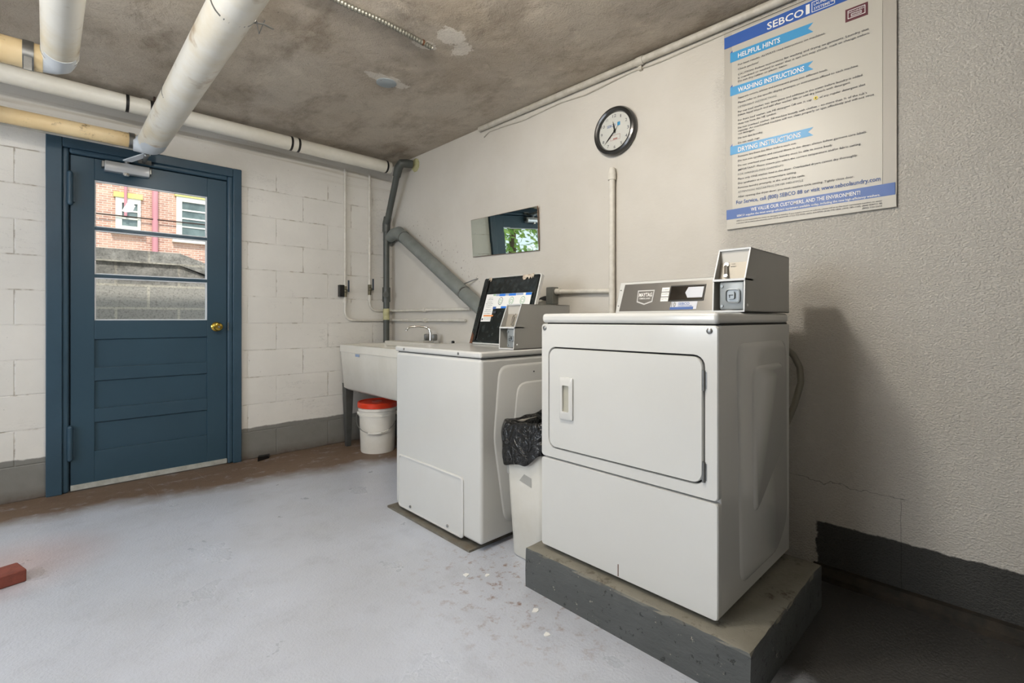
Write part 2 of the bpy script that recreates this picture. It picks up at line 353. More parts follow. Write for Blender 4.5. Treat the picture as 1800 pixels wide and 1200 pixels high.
# ------------------------------------------------------------------ mesh helpers
class MB:
    def __init__(s): s.b = bmesh.new()
    def box(s, x0, x1, y0, y1, z0, z1):
        v = [s.b.verts.new(p) for p in ((x0, y0, z0), (x1, y0, z0), (x1, y1, z0), (x0, y1, z0), (x0, y0, z1), (x1, y0, z1), (x1, y1, z1), (x0, y1, z1))]
        for f in ((0, 3, 2, 1), (4, 5, 6, 7), (0, 1, 5, 4), (1, 2, 6, 5), (2, 3, 7, 6), (3, 0, 4, 7)): s.b.faces.new([v[i] for i in f])
        return s
    def loft(s, rings, cap0=True, cap1=True, closed=True):
        vs = [[s.b.verts.new(p) for p in r] for r in rings]
        n = len(rings[0])
        for a, c in zip(vs, vs[1:]):
            for i in range(n if closed else n-1):
                j = (i+1) % n
                s.b.faces.new((a[i], a[j], c[j], c[i]))
        if cap0: s.b.faces.new(vs[0][::-1])
        if cap1: s.b.faces.new(vs[-1])
        return s
    def tube(s, pts, r, n=16, caps=True):
        pts = [V(p) for p in pts]; rr = r if isinstance(r, (list, tuple)) else [r]*len(pts)
        rings = []; up = None
        for i, p in enumerate(pts):
            d = (pts[min(i+1, len(pts)-1)]-pts[max(i-1, 0)]).normalized()
            if up is None: up = V((0, 0, 1)) if abs(d.z) < .9 else V((1, 0, 0))
            a = d.cross(up).normalized(); b = a.cross(d).normalized(); up = b
            rings.append([p+a*math.cos(t)*rr[i]+b*math.sin(t)*rr[i] for t in [2*math.pi*k/n for k in range(n)]])
        return s.loft(rings, caps, caps)
    def cyl(s, p0, p1, r, n=24): return s.tube([p0, p1], r, n)
    def lathe(s, prof, loc, axis=(0, 0, 1), n=32, caps=True):
        q = V(axis).to_track_quat('Z', 'X').to_matrix(); loc = V(loc)
        return s.loft([[loc+q@V((math.cos(2*math.pi*k/n)*r, math.sin(2*math.pi*k/n)*r, h)) for k in range(n)] for r, h in prof], caps, caps)
    def prism(s, pts, d):      # polygon pts (3D) extruded along vector d
        d = V(d); return s.loft([[V(p) for p in pts], [V(p)+d for p in pts]])
    def sphere(s, c, r, u=20, v=12, sc=(1, 1, 1)):
        bmesh.ops.create_uvsphere(s.b, u_segments=u, v_segments=v, radius=r, matrix=Matrix.Translation(c) @ Matrix.Diagonal((*sc, 1))); return s
    def torus_band(s, c, axis, r, w, t=.004, n=28):
        return s.lathe([(r, -w/2), (r+t, -w/2), (r+t, w/2), (r, w/2)], c, axis, n, False)

def rrect(w, h, r, n=5):      # rounded rect outline, 2D, ccw
    o = []
    for cx, cy, a0 in ((w/2-r, h/2-r, 0), (-w/2+r, h/2-r, 90), (-w/2+r, -h/2+r, 180), (w/2-r, -h/2+r, 270)):
        for k in range(n+1):
            a = R(a0+90*k/n); o.append((cx+r*math.cos(a), cy+r*math.sin(a)))
    return o

def obj(name, mb, m, parent=None, bevel=0, seg=2, smooth=True, subs=0, angle=35):
    me = bpy.data.meshes.new(name)
    bmesh.ops.recalc_face_normals(mb.b, faces=mb.b.faces[:]) if not getattr(mb, 'keep', False) else None
    mb.b.to_mesh(me); mb.b.free()
    me.materials.append(M[m] if isinstance(m, str) else m)
    o = bpy.data.objects.new(name, me); COL.objects.link(o)
    if smooth:
        for p in me.polygons: p.use_smooth = True
        me.set_sharp_from_angle(angle=R(angle))
    if bevel:
        b = o.modifiers.new('bevel', 'BEVEL'); b.width = bevel; b.segments = seg; b.limit_method = 'ANGLE'; b.angle_limit = R(40); b.harden_normals = True
    if subs:
        b = o.modifiers.new('subsurf', 'SUBSURF'); b.levels = b.render_levels = subs
    if parent is not None:
        o.parent = parent; o.matrix_parent_inverse = Matrix.Translation(-parent.location)
    return o
def thing(name, label, cat, loc=(0, 0, 0), group=None):
    o = bpy.data.objects.new(name, None); COL.objects.link(o); o.location = loc; o.empty_display_size = .05
    o['label'] = label; o['category'] = cat
    if group: o['group'] = group
    return o
def tag(o, label, cat, group=None):
    o['label'] = label; o['category'] = cat
    if group: o['group'] = group
    return o
def struct(name, mb, m, parent=None, **k):
    o = obj(name, mb, m, parent, **k)
    if parent is None: o['kind'] = 'structure'
    return o
def text(name, items, m, parent, right, up, bold=0.0):
    """items: (string, origin, cap height, width or None) ; one mesh of printed lettering"""
    right = V(right).normalized(); up = V(up).normalized(); nrm = right.cross(up)
    bm = bmesh.new()
    for s, org, size, width in items:
        cu = bpy.data.curves.new('t', 'FONT'); cu.body = s; cu.size = size/.70; cu.resolution_u = 2; cu.offset = bold*size
        to = bpy.data.objects.new('t', cu); COL.objects.link(to)
        me = bpy.data.meshes.new_from_object(to); bpy.data.objects.remove(to)
        xs = [v.co.x for v in me.vertices]
        if not xs: continue
        x0, x1 = min(xs), max(xs); k = (width/(x1-x0)) if width else 1
        mat = Matrix((right*k, up, nrm)).transposed()
        for v in me.vertices: v.co = V(org)+mat@V((v.co.x-x0, v.co.y, 0))
        bm.from_mesh(me); bpy.data.meshes.remove(me)
    me = bpy.data.meshes.new(name); bm.to_mesh(me); bm.free(); me.materials.append(M[m])
    o = bpy.data.objects.new(name, me); COL.objects.link(o)
    if parent is not None: o.parent = parent; o.matrix_parent_inverse = Matrix.Translation(-parent.location)
    return o

YB, XR, ZC = 3.97, 2.29, 2.44
# ------------------------------------------------------------------ room shell
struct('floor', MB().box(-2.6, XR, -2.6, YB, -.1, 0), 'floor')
struct('ceiling', MB().box(-2.6, XR+.15, -2.6, YB+.2, ZC, ZC+.15), 'ceiling')
struct('wall_right', MB().box(XR, XR+.15, -2.6, YB+.2, -.1, ZC), 'plaster')
b = MB()
DX0, DX1, DZ = .068, .982, 2.082       # opening
b.box(-2.6, DX0, YB, YB+.2, -.1, ZC); b.box(DX1, XR, YB, YB+.2, -.1, ZC); b.box(DX0, DX1, YB, YB+.2, DZ, ZC); b.box(DX0, DX1, YB, YB+.2, -.1, .0)
struct('wall_back', b, 'block', smooth=False)
struct('wall_left', MB().box(-2.75, -2.6, -2.6, YB+.2, -.1, ZC), 'sidewall')
struct('wall_front', MB().box(-2.6, XR, -2.75, -2.6, -.1, ZC), 'sidewall')
b = MB().prism([(XR-.045, 0, 0), (XR, 0, 0), (XR, 0, .055), (XR-.035, 0, .045)], (0, 0, 0)) if False else MB()
b.loft([[V((XR-.05, y, -.01)), V((XR+.01, y, -.01)), V((XR+.01, y, .05)), V((XR-.022, y, .045)), V((XR-.045, y, .022))] for y in (-2.5, -1.2, 0, .58)])
struct('trim_1', b, simple('curb_dark_paint', '2A2926', .75, c2='3D362E', scale=18, amt=.4, bs=25, bstr=.6, bd=.01, spec=.15))

# ------------------------------------------------------------------ door
d = bpy.data.objects.new('door_1', None); COL.objects.link(d); d.location = (.525, YB, 0); d['kind'] = 'structure'
b = MB()
b.box(-.002, .070, YB-.028, YB+.03, 0, 2.142); b.box(.980, 1.037, YB-.028, YB+.03, 0, 2.142); b.box(.070, .980, YB-.028, YB+.03, 2.080, 2.142)
obj('casing', b, 'bluepaint', d, bevel=.006)
b = MB()
b.box(.066, .100, YB-.018, YB+.06, 0, 2.084); b.box(.947, .984, YB-.018, YB+.06, 0, 2.084); b.box(.100, .947, YB-.018, YB+.06, 2.050, 2.084)
obj('door_jamb', b, 'bluepaint', d, bevel=.014, seg=4)
YL = YB-.004       # face of leaf
obj('door_stop', MB().box(.060, .120, YL+.042, YL+.07, 0, 2.09).box(.932, .99, YL+.042, YL+.07, 0, 2.09).box(.120, .932, YL+.042, YL+.07, 2.03, 2.09), 'bluepaint', d)
b = MB()
L0, L1, Z0, Z1 = .106, .944, .035, 2.044
GX0, GX1 = .217, .822
b.box(L0, GX0, YL, YL+.04, Z0, Z1); b.box(GX1, L1, YL, YL+.04, Z0, Z1)
for z0, z1 in ((1.912, Z1), (1.603, 1.622), (1.307, 1.327), (.922, 1.040), (.664, .745), (.406, .491), (Z0, .229)):
    b.box(GX0, GX1, YL, YL+.04, z0, z1)
leaf = obj('door_leaf', b, 'doorpaint', d, bevel=.0025)
for z0, z1 in ((.745, .922), (.491, .664), (.229, .406)):
    obj('recessed_panel', MB().box(GX0-.005, GX1+.005, YL+.014, YL+.03, z0-.005, z1+.005), 'doorpaint', d)
for z0, z1 in ((1.622, 1.912), (1.327, 1.603), (1.040, 1.307)):
    g = obj('glass_pane', MB().box(GX0+.003, GX1-.003, YL+.018, YL+.022, z0+.003, z1-.003), 'glass', d, smooth=False)
    b = MB(); t = .007
    b.box(GX0, GX0+t, YL+.008, YL+.03, z0, z1); b.box(GX1-t, GX1, YL+.008, YL+.03, z0, z1)
    b.box(GX0+t, GX1-t, YL+.008, YL+.03, z0, z0+t); b.box(GX0+t, GX1-t, YL+.008, YL+.03, z1-t, z1)
    o = obj('glazing_bead', b, 'bead', d); 
o = obj('door_sweep', MB().box(L0, L1, YL-.012, YL+.004, .008, .040), 'sweep', d, bevel=.002); o['label'] = 'chipped white strip along the door bottom'
for z0, z1 in ((1.749, 1.928), (.202, .392)):
    b = MB(); b.box(.086, .126, YL-.012, YL-.001, z0+.01, z1-.01)
    b.cyl((.104, YL-.018, z0), (.104, YL-.018, z1), .014)
    b.sphere((.104, YL-.018, z0), .014, 12, 8); b.sphere((.104, YL-.018, z1), .014, 12, 8)
    obj('hinge', b, 'bluepaint', d)
b = MB().lathe([(.033, 0), (.033, .004), (.026, .010), (.013, .014), (.012, .035), (.020, .042), (.028, .052), (.029, .062), (.024, .070), (.012, .073)], (.878, YL, .993), (0, -1, 0))
k = obj('doorknob', b, 'brass', d); k['label'] = 'brass doorknob'
obj('lock_button', MB().cyl((.878, YL-.072, .993), (.878, YL-.078, .993), .007), 'steel', k)
obj('strike_plate', MB().box(.948, .953, YL-.014, YL-.008, .965, 1.025), 'steel', d)
cl = obj('door_closer', MB().prism([(.262, YL-.002, 1.972), (.262, YL-.002, 2.036), (.262, YL-.048, 2.036), (.262, YL-.060, 2.016), (.262, YL-.060, 1.992), (.262, YL-.048, 1.972)], (.225, 0, 0)), 'alu', d, bevel=.004); cl['label'] = 'aluminium door closer with folded arm'
obj('end_cap', MB().box(.248, .263, YL-.050, YL, 1.99, 2.03), 'steel', cl, bevel=.004)
obj('end_cap', MB().box(.486, .499, YL-.050, YL, 1.99, 2.03), 'steel', cl, bevel=.004)
obj('spindle_cap', MB().lathe([(.020, 0), (.020, .012), (.012, .018)], (.368, YL-.036, 1.973), (0, 0, -1)), 'chrome', cl)
obj('spindle', MB().cyl((.372, YL-.03, 2.03), (.372, YL-.03, 2.058), .013), 'steel', cl)
b = MB().prism([(.350, YL-.045, 2.050), (.395, YL-.045, 2.050), (.474, YL-.20, 2.072), (.436, YL-.21, 2.072)], (0, 0, .007))
obj('arm', b, 'elbow', cl)
b = MB().tube([(.452, YL-.20, 2.066), (.455, YL-.12, 2.064), (.460, YL-.02, 2.068)], [.013, .012, .009]); b.sphere((.452, YL-.20, 2.070), .016)
b.box(.430, .500, YL-.024, YL-.012, 2.058, 2.086)
obj('arm', b, 'steel', cl)

# ------------------------------------------------------------------ overhead pipes
def arc(c, r, a0, a1, ax, ay, n=8):
    c = V(c); ax = V(ax); ay = V(ay)
    return [c+ax*r*math.cos(R(a0+(a1-a0)*k/n))+ay*r*math.sin(R(a0+(a1-a0)*k/n)) for k in range(n+1)]
pa = thing('insulated_pipe', 'thick cream-jacketed ceiling pipe at the left edge, ending in an elbow above the door wall', 'pipe', (.043, 2.95, 2.19), 'lagged heating pipes')
obj('pipe_jacket', MB().cyl((.043, -1.8, 2.195), (.043, 2.87, 2.195), .061, 32), 'insul', pa)
e = MB().tube([(.043, 2.80, 2.19), (.043, 2.88, 2.188), (.038, 2.915, 2.186), (.018, 2.935, 2.184), (-.02, 2.94, 2.18)], [.0585, .058, .057, .056, .054], 28)
obj('elbow', e, 'elbow', pa)
obj('side_run', MB().cyl((-.010, 2.94, 2.18), (-2.4, 2.94, 2.18), .056, 32), 'yellowed', pa)['label'] = 'yellowed branch running left'
obj('clamp_band', MB().torus_band((-.055, 2.94, 2.18), (1, 0, 0), .056, .035), 'steel', pa)
obj('hanger_strap', MB().box(-.068, -.043, 2.876, 2.881, 2.095, 2.15), 'steel', pa)
obj('jacket_seam', MB().torus_band((.043, 2.85, 2.195), (0, 1, 0), .0605, .006, .002), 'steel', pa)
obj('jacket_seam', MB().torus_band((.043, 1.75, 2.195), (0, 1, 0), .0605, .02, .002), 'steel', pa)

pb = thing('insulated_pipe', 'thick cream-jacketed pipe running from the ceiling to just above the door closer', 'pipe', (.466, 3.7, 2.12), 'lagged heating pipes')
obj('pipe_jacket', MB().cyl((.466, -1.8, 2.135), (.466, 3.63, 2.125), .072, 36), 'insul', pb)
e = MB().tube([(.466, 3.5, 2.12)]+arc((.38, 3.62, 2.115), .086, 0, 90, (1, 0, 0), (0, 1, 0)), [.068]+[.068, .067, .065, .062, .058, .055, .052, .049, .047], 28)
obj('elbow', e, 'elbow', pb)
obj('side_run', MB().cyl((.39, 3.705, 2.125), (-2.4, 3.705, 2.135), .042, 32), 'yellowed', pb)['label'] = 'yellowed branch running left over the door'
obj('clamp_band', MB().torus_band((.372, 3.705, 2.125), (1, 0, 0), .042, .028), 'steel', pb)
for y in (2.80, 1.86): obj('jacket_seam', MB().torus_band((.466, y, 2.13), (0, 1, 0), .0715, .010, .002), 'steel', pb)
b = MB().tube([(.50, 1.86, 2.08), (.535, 1.85, 2.09), (.56, 1.86, 2.10), (.59, 1.85, 2.09)], .003, 6)
b.tube([(.53, 1.84, 2.09), (.55, 1.88, 2.07), (.56, 1.85, 2.11)], .002, 6)
obj('wire_tie', b, 'steel', pb)
tag(obj('conduit', MB().cyl((-2.4, 3.80, 2.112), (.40, 3.80, 2.105), .010, 12), 'paintpipe'), 'thin white conduit just under the yellowed pipe over the door', 'pipe')

pc = thing('insulated_pipe', 'white jacketed pipe with black tape bands tight under the ceiling along the door wall', 'pipe', (.5, 3.75, 2.36), 'lagged heating pipes')
obj('pipe_jacket', MB().cyl((-2.4, 3.75, 2.370), (2.14, 3.75, 2.352), .050, 32), 'jacket', pc)
for x in (.355, .474, 1.314, 1.367, 2.10): obj('tape_band', MB().torus_band((x, 3.75, 2.3605-.004*(x-.3)), (1, 0, 0), .050, .016, .002), 'blackband', pc)
for x in (.44, 1.34): obj('coupling', MB().torus_band((x, 3.75, 2.3605-.004*(x-.3)), (1, 0, 0), .0495, .03, .003), 'jacket', pc)
hg = obj('pipe_hanger', MB().cyl((.490, 3.745, 2.41), (.490, 3.745, ZC), .006, 10).torus_band((.490, 3.75, 2.360), (1, 0, 0), .052, .014, .004), 'iron')
b = MB().tube([(.478, 3.685, 2.31), (.476, 3.68, 2.27), (.474, 3.66, 2.23)], .004, 8)
tag(hg, 'rusty iron hanger ring and rod holding the white pipe over the door', 'pipe hanger')

# drain stack in the corner
dr = thing('drain_pipe', 'dark grey painted drain stack bending up into the room corner', 'pipe', (2.2, 3.92, 0))
obj('stack', MB().tube([(2.2, 3.915, .50), (2.2, 3.915, 1.84)], .027, 20), 'drain', dr)
b = MB().tube([(2.2, 3.915, 1.83), (2.2, 3.915, 1.90)], .034, 20); b.sphere((2.2, 3.915, 1.90), .034)
b.tube([(2.2, 3.915, 1.90), (2.195, 3.885, 1.95)], .033, 20)
obj('elbow', b, 'drain', dr)
obj('offset_run', MB().tube([(2.2, 3.905, 1.90), (2.165, 3.66, 2.31)], .027, 20), 'drain', dr)
b = MB().tube([(2.168, 3.685, 2.27), (2.163, 3.645, 2.335), (2.175, 3.615, 2.368), (2.215, 3.60, 2.372), (2.26, 3.585, 2.372)], [.034, .037, .038, .036, .034], 20)
obj('elbow', b, 'drain', dr)
b = MB().tube([(2.2, 3.915, 1.20), (2.2, 3.915, 1.33)], .035, 20); b.cyl((2.19, 3.91, 1.265), (2.165, 3.862, 1.265), .026); b.cyl((2.17, 3.87, 1.265), (2.163, 3.855, 1.265), .013, 6)
obj('cleanout', b, 'drain', dr)
obj('bare_band', MB().tube([(2.2, 3.915, 1.04), (2.2, 3.915, 1.14)], .0285, 20), 'paleyellow', dr)['label'] = 'unpainted pale yellow band'
tag(obj('wall_putty', MB().lathe([(.06, 0), (.055, .008), (.04, .012)], (2.289, 3.575, 2.368), (-1, 0, 0), 9), 'paleyellow'), 'yellowish foam patch where the drain pipe enters the wall', 'patch')

vd = thing('vent_duct', 'grey round duct slanting down the plaster wall behind the washer', 'duct', (2.22, 3.82, 1.79))
obj('duct_run', MB().tube([(2.225, 3.70, 1.775), (2.225, 2.30, .92)], .052, 28), 'duct', vd)
b = MB().tube([(2.225, 3.895, 1.775), (2.225, 3.82, 1.80), (2.225, 3.74, 1.80), (2.225, 3.66, 1.752)], [.043, .052, .056, .054], 24)
obj('elbow', b, 'duct', vd)
b = MB(); dv = (V((2.225, 3.70, 1.775))-V((2.225, 2.30, .92))).normalized()
obj('joint_ring', MB().torus_band(V((2.225, 3.66, 1.751)), dv, .051, .006, .004), 'steel', vd)
obj('joint_ring', MB().torus_band(V((2.225, 2.825, 1.241)), dv, .052, .012, .002), 'steel', vd)
obj('strap', MB().tube([(2.225, 2.86, 1.30), (2.26, 2.78, 1.33), (2.287, 2.74, 1.345)], .004, 8), 'steel', vd)
tag(obj('pipe_stub', MB().cyl((2.238, 3.896, 1.765), (2.238, YB, 1.765), .040), 'drain'), 'short dark flange joining the slanted duct to the block wall', 'pipe')

# water lines
def water(name, label, x, zb, yend, zv, r=.0105):
    t = thing(name, label, 'pipe', (x, 3.952, zb), 'white painted water lines by the sink')
    obj('riser', MB().cyl((x, 3.952, zv+.03), (x, 3.952, 2.32), r, 14), 'whitepipe', t)
    b = MB().tube([(x, 3.952, zv-.03), (x, 3.952, zb+.07)]+arc((x+.07, 3.952, zb+.07), .07, 180, 270, (1, 0, 0), (0, 0, 1))[1:]+[(2.19, 3.952, zb)]+arc((2.215, 3.902, zb), .05, 90, 0, (1, 0, 0), (0, 1, 0))[0:]+[(2.265, yend, zb)], r, 14)
    obj('lower_run', b, 'whitepipe', t)
    obj('fitting', MB().cyl((x, 3.952, zv-.10), (x, 3.952, zv-.065), r*1.6, 12), 'whitepipe', t)
    obj('fitting', MB().cyl((2.265, 3.42, zb), (2.265, 3.38, zb), r*1.6, 12), 'whitepipe', t)
    b = MB().cyl((x, 3.952, zv-.05), (x, 3.952, zv+.04), r*1.5, 8); b.sphere((x, 3.94, zv), .019, 12, 8); b.cyl((x, 3.94, zv), (x, 3.915, zv), .008, 8)
    v = obj('valve', b, 'valve', t)
    obj('lever', MB().box(x+.004, x+.018, 3.905, 3.912, zv-.01, zv+.09), 'lever', v, bevel=.003)
    return t
water('water_pipe', 'white water line with its valve beside a small black box on the block wall', 1.832, 1.037, 2.86, 1.285)
water('water_pipe', 'white water line with a blue lever valve, the one nearer the drain stack', 2.057, 1.122, 2.80, 1.31)
tag(obj('pipe_tag', MB().box(1.775, 1.818, 3.93, 3.968, 1.235, 1.335), 'black', bevel=.003), 'small black box on the block wall beside the left valve', 'box')

# ------------------------------------------------------------------ ceiling fittings
b = MB(); pts = [(.2, 2.05), (.5, 2.035), (.75, 2.03), (.962, 2.040), (1.12, 2.035), (1.26, 2.045), (1.412, 2.060)]
def lerp_path(pts, n):
    out = []
    L = [0]
    for a, c in zip(pts, pts[1:]): L.append(L[-1]+(V(c)-V(a)).length)
    for i in range(n+1):
        t = L[-1]*i/n; j = 0
        while j < len(L)-2 and L[j+1] < t: j += 1
        f = (t-L[j])/(L[j+1]-L[j]); out.append(V(pts[j]).lerp(V(pts[j+1]), f))
    return out
path = lerp_path([(x, y, ZC-.012) for x, y in pts], 300)
b.tube(path, [.0130 if i % 4 < 2 else .0088 for i in range(301)], 10)
fx = tag(obj('flexible_conduit', b, 'armor', angle=80), 'ribbed armoured cable stapled across the ceiling', 'cable')
obj('staple', MB().torus_band((1.355, 2.052, ZC-.012), (1, 0, 0), .011, .008, .003, 12), 'rust', fx)
cp = tag(obj('cover_plate', MB().lathe([(.058, 0), (.058, .003), (.054, .005)], (1.446, 2.573, ZC), (0, 0, -1), 32), 'coverplate'), 'round blank metal cover plate on the ceiling', 'cover plate')
for a in (20, 200): obj('screw', MB().lathe([(.004, 0), (.003, .003)], (1.446+.047*math.cos(R(a)), 2.573+.047*math.sin(R(a)), ZC-.005), (0, 0, -1), 10), 'steel', cp)

cc = thing('conduit', 'white painted conduit along the joint of ceiling and plaster wall', 'pipe', (2.27, 1.5, 2.41))
obj('tube', MB().tube(lerp_path([(2.268, -2.3, 2.412), (2.268, .9, 2.412), (2.268, 1.9, 2.418), (2.27, 2.7, 2.424)], 20), .019, 14), 'paintpipe', cc)
obj('coupling', MB().cyl((2.268, 1.40, 2.414), (2.268, 1.36, 2.414), .023, 14).box(2.27, 2.29, 1.375, 1.392, 2.37, 2.43), 'paintpipe', cc)
tag(obj('phone_wire', MB().tube(lerp_path([(2.284, -1.0, 2.379), (2.284, .88, 2.382), (2.284, 1.30, 2.374), (2.284, 1.42, 2.386), (2.284, 1.75, 2.364), (2.284, 1.95, 2.379), (2.284, 2.28, 2.366), (2.284, 2.47, 2.382), (2.284, 2.62, 2.386), (2.284, 2.668, 2.362)], 60), .0035, 6), 'paintpipe'), 'thin loose white wire sagging under the corner conduit', 'wire')

vc = thing('conduit', 'white vertical conduit with capped top rising from behind the dryer', 'pipe', (2.265, 1.556, 1.0))
obj('tube', MB().cyl((2.266, 1.556, .35), (2.266, 1.556, 1.845), .0165, 16), 'whitepipe', vc)
obj('cap', MB().tube([(2.266, 1.556, 1.82), (2.266, 1.556, 1.86), (2.268, 1.556, 1.878), (2.282, 1.556, 1.880)], [.022, .022, .017, .013], 14), 'whitepipe', vc)
obj('branch', MB().cyl((2.266, 1.555, 1.205), (2.266, 1.99, 1.218), .0135, 14), 'whitepipe', vc)
obj('coupling', MB().cyl((2.266, 1.93, 1.216), (2.266, 1.975, 1.218), .018, 14), 'whitepipe', vc)
ob = thing('outlet_box', 'grey metal outlet box on the plaster wall behind the washer', 'outlet', (2.25, 2.0, 1.19))
obj('box', MB().box(2.235, 2.289, 1.965, 2.02, 1.14, 1.245), 'box', ob, bevel=.004)
obj('cover', MB().box(2.238, 2.286, 2.019, 2.024, 1.145, 1.24), 'steel', ob, bevel=.002)
obj('receptacle', MB().box(2.246, 2.278, 2.024, 2.028, 1.16, 1.225), 'black', ob, bevel=.002)

# ------------------------------------------------------------------ mirror
mr = thing('mirror', 'frameless rectangular wall mirror with a corroded right edge', 'mirror', (2.285, 2.45, 1.64))
def mquad(off, e): return [V((2.289-off-(.017 if z > 1.6 else .002), y, z)) for y, z in ((2.79-e, 1.505+e), (2.120+e, 1.488+e), (2.120+e, 1.772-e), (2.797-e, 1.778-e))]
obj('backing', MB().loft([[V((2.290, p.y, p.z)) for p in mquad(0, .02)], mquad(.002, 0), mquad(.006, 0)]), 'mirroredge', mr)
obj('glass', MB().loft([mquad(.0061, .003), mquad(.009, .003)]), 'mirror', mr, smooth=False)

# ------------------------------------------------------------------ clock
ck = thing('wall_clock', 'round wall clock with a black rim reading twenty-two to twelve', 'clock', (2.25, 1.54, 2.09))
CC = V((XR, 1.540, 2.088))
obj('rim', MB().lathe([(.128, .001), (.134, .010), (.134, .024), (.128, .036), (.118, .040), (.108, .036), (.104, .026), (.104, .018)], CC, (-1, 0, 0), 64, False), 'clockblack', ck)
obj('face', MB().lathe([(.106, .001), (.106, .019)], CC, (-1, 0, 0), 48), 'clockface', ck)
fx_ = XR-.0196
nums = []
for h in range(1, 13):
    a = R(90-30*h); s = str(h); w_ = .008*len(s)
    nums.append((s, V((fx_, CC.y-.086*math.cos(a)+w_, CC.z+.086*math.sin(a)-.008)), .0165, .012*len(s) if h not in (1, 11) else .005*(1 if h == 1 else 2.4)))
for it in nums: text('numeral', [it], 'ink', ck, (0, -1, 0), (0, 0, 1))
text('blue_logo', [('SEBCO', V((fx_, CC.y+.052, CC.z+.028)), .014, .056)], 'navy2', ck, (0, -1, 0), (0, 0, 1), .02)
obj('blue_square', MB().box(fx_-.0003, fx_+.0002, CC.y-.034, CC.y-.016, CC.z+.026, CC.z+.046), 'cyan', ck)
b = MB()
for y0, y1, z0, z1 in ((-.034, .030, -.022, -.0205), (-.034, .030, -.0485, -.047), (-.034, -.0325, -.0485, -.0205), (.0285, .030, -.0485, -.0205)): b.box(fx_-.0003, fx_+.0002, CC.y+y0, CC.y+y1, CC.z+z0, CC.z+z1)
b.box(fx_-.0003, fx_+.0002, CC.y-.016, CC.y+.012, CC.z-.045, CC.z-.038)
obj('red_logo_frame', b, 'red2', ck)
def hand(name, ang, l0, l1, w0, m, x):
    a = R(90-ang); dy = V((0, -math.cos(a), math.sin(a))); n_ = V((0, math.sin(a), math.cos(a)))
    c = V((x, CC.y, CC.z)); p = [c-dy*l0-n_*w0*.6, c-dy*l0+n_*w0*.6, c+dy*l1*.5+n_*w0, c+dy*l1, c+dy*l1*.5-n_*w0]
    return obj(name, MB().prism(p, (-.0012, 0, 0)), m, ck, smooth=False)
hand('hour_hand', 349, .012, .058, .0042, 'black', fx_-.002)
hand('minute_hand', 227, .014, .092, .0034, 'black', fx_-.004)
hand('second_hand', 227, .038, .070, .0009, 'black', fx_-.006)
obj('hub', MB().lathe([(.005, 0), (.005, .008)], V((fx_, CC.y, CC.z)), (-1, 0, 0), 16), 'black', ck)
obj('lens', MB().lathe([(.105, .030), (.105, .0305)], CC, (-1, 0, 0), 48), 'glass', ck)

# ------------------------------------------------------------------ poster
ps = thing('instruction_poster', 'large white laundry instruction board with blue bands on the plaster wall', 'poster', (2.28, .63, 1.9))
PX = XR-.012
obj('board', MB().prism([(XR-.001, .931, 1.462), (XR-.001, .308, 1.466), (XR-.001, .308, 2.374), (XR-.001, .945, 2.374)], (-.009, 0, 0)), 'sheetedge', ps)
def flat(name, pts, m, x=PX, t=.0008, parent=ps): return obj(name, MB().prism([(x, y, z) for y, z in pts], (-t, 0, 0)), m, parent, smooth=False)
flat('printed_sheet', [(.905, 1.47), (.350, 1.47), (.350, 2.365), (.908, 2.365)], 'sheet', PX+.002, .0018)
flat('bottom_strip', [(.931, 1.463), (.309, 1.467), (.309, 1.515), (.931, 1.508)], 'sheet', PX+.002, .0022)
flat('header_band', [(.942, 2.303), (.309, 2.306), (.309, 2.366), (.942, 2.355)], 'navy', PX, .0008)
flat('footer_band', [(.932, 1.508), (.312, 1.512), (.312, 1.558), (.932, 1.553)], 'navy2', PX, .0008)
for zt, zb, m in ((2.274, 2.230, 'cyan'), (2.116, 2.076, 'cyan'), (1.843, 1.804, 'cyan')):
    flat('ribbon', [(.915, zb), (.579, zb+.001), (.598, (zt+zb)/2), (.579, zt-.004), (.915, zt)], m)
    flat('ribbon_fold', [(.915, zt), (.905, zt), (.905, zt+.010)], 'navy')
flat('bar_mark', [(.606, 2.313), (.592, 2.313), (.592, 2.352), (.606, 2.352)], 'white', PX-.0008)
for r_ in ([(.585, 2.312), (.503, 2.312), (.503, 2.3145), (.585, 2.3145)], [(.585, 2.352), (.503, 2.352), (.503, 2.3545), (.585, 2.3545)], [(.585, 2.312), (.5825, 2.312), (.5825, 2.3545), (.585, 2.3545)], [(.5055, 2.312), (.503, 2.312), (.503, 2.3545), (.5055, 2.3545)]):
    flat('logo_outline', r_, 'white', PX-.0008)
T = PX-.0018; RT, UP = (0, -1, 0), (0, 0, 1)
for it in [
    ('SEBCO', (T, .756, 2.314), .030, .142), ('LAUNDRY', (T, .577, 2.337), .0105, .066), ('SYSTEMS™', (T, .577, 2.319), .0105, .070),
    ('HELPFUL HINTS', (T, .880, 2.240), .0205, .176), ('WASHING INSTRUCTIONS', (T, .880, 2.083), .0205, .268), ('DRYING INSTRUCTIONS', (T, .880, 1.811), .0205, .255),
    ('WE VALUE OUR CUSTOMERS, AND THE ENVIRONMENT!', (T, .824, 1.532), .0150, .405),
    ('SEBCO supplies the most energy-efficient equipment available today, including the new high-efficiency washers.', (T, .885, 1.5155), .0085, .528)]: text('white_lettering', [it], 'white', ps, RT, UP, .022)
YL0 = .880
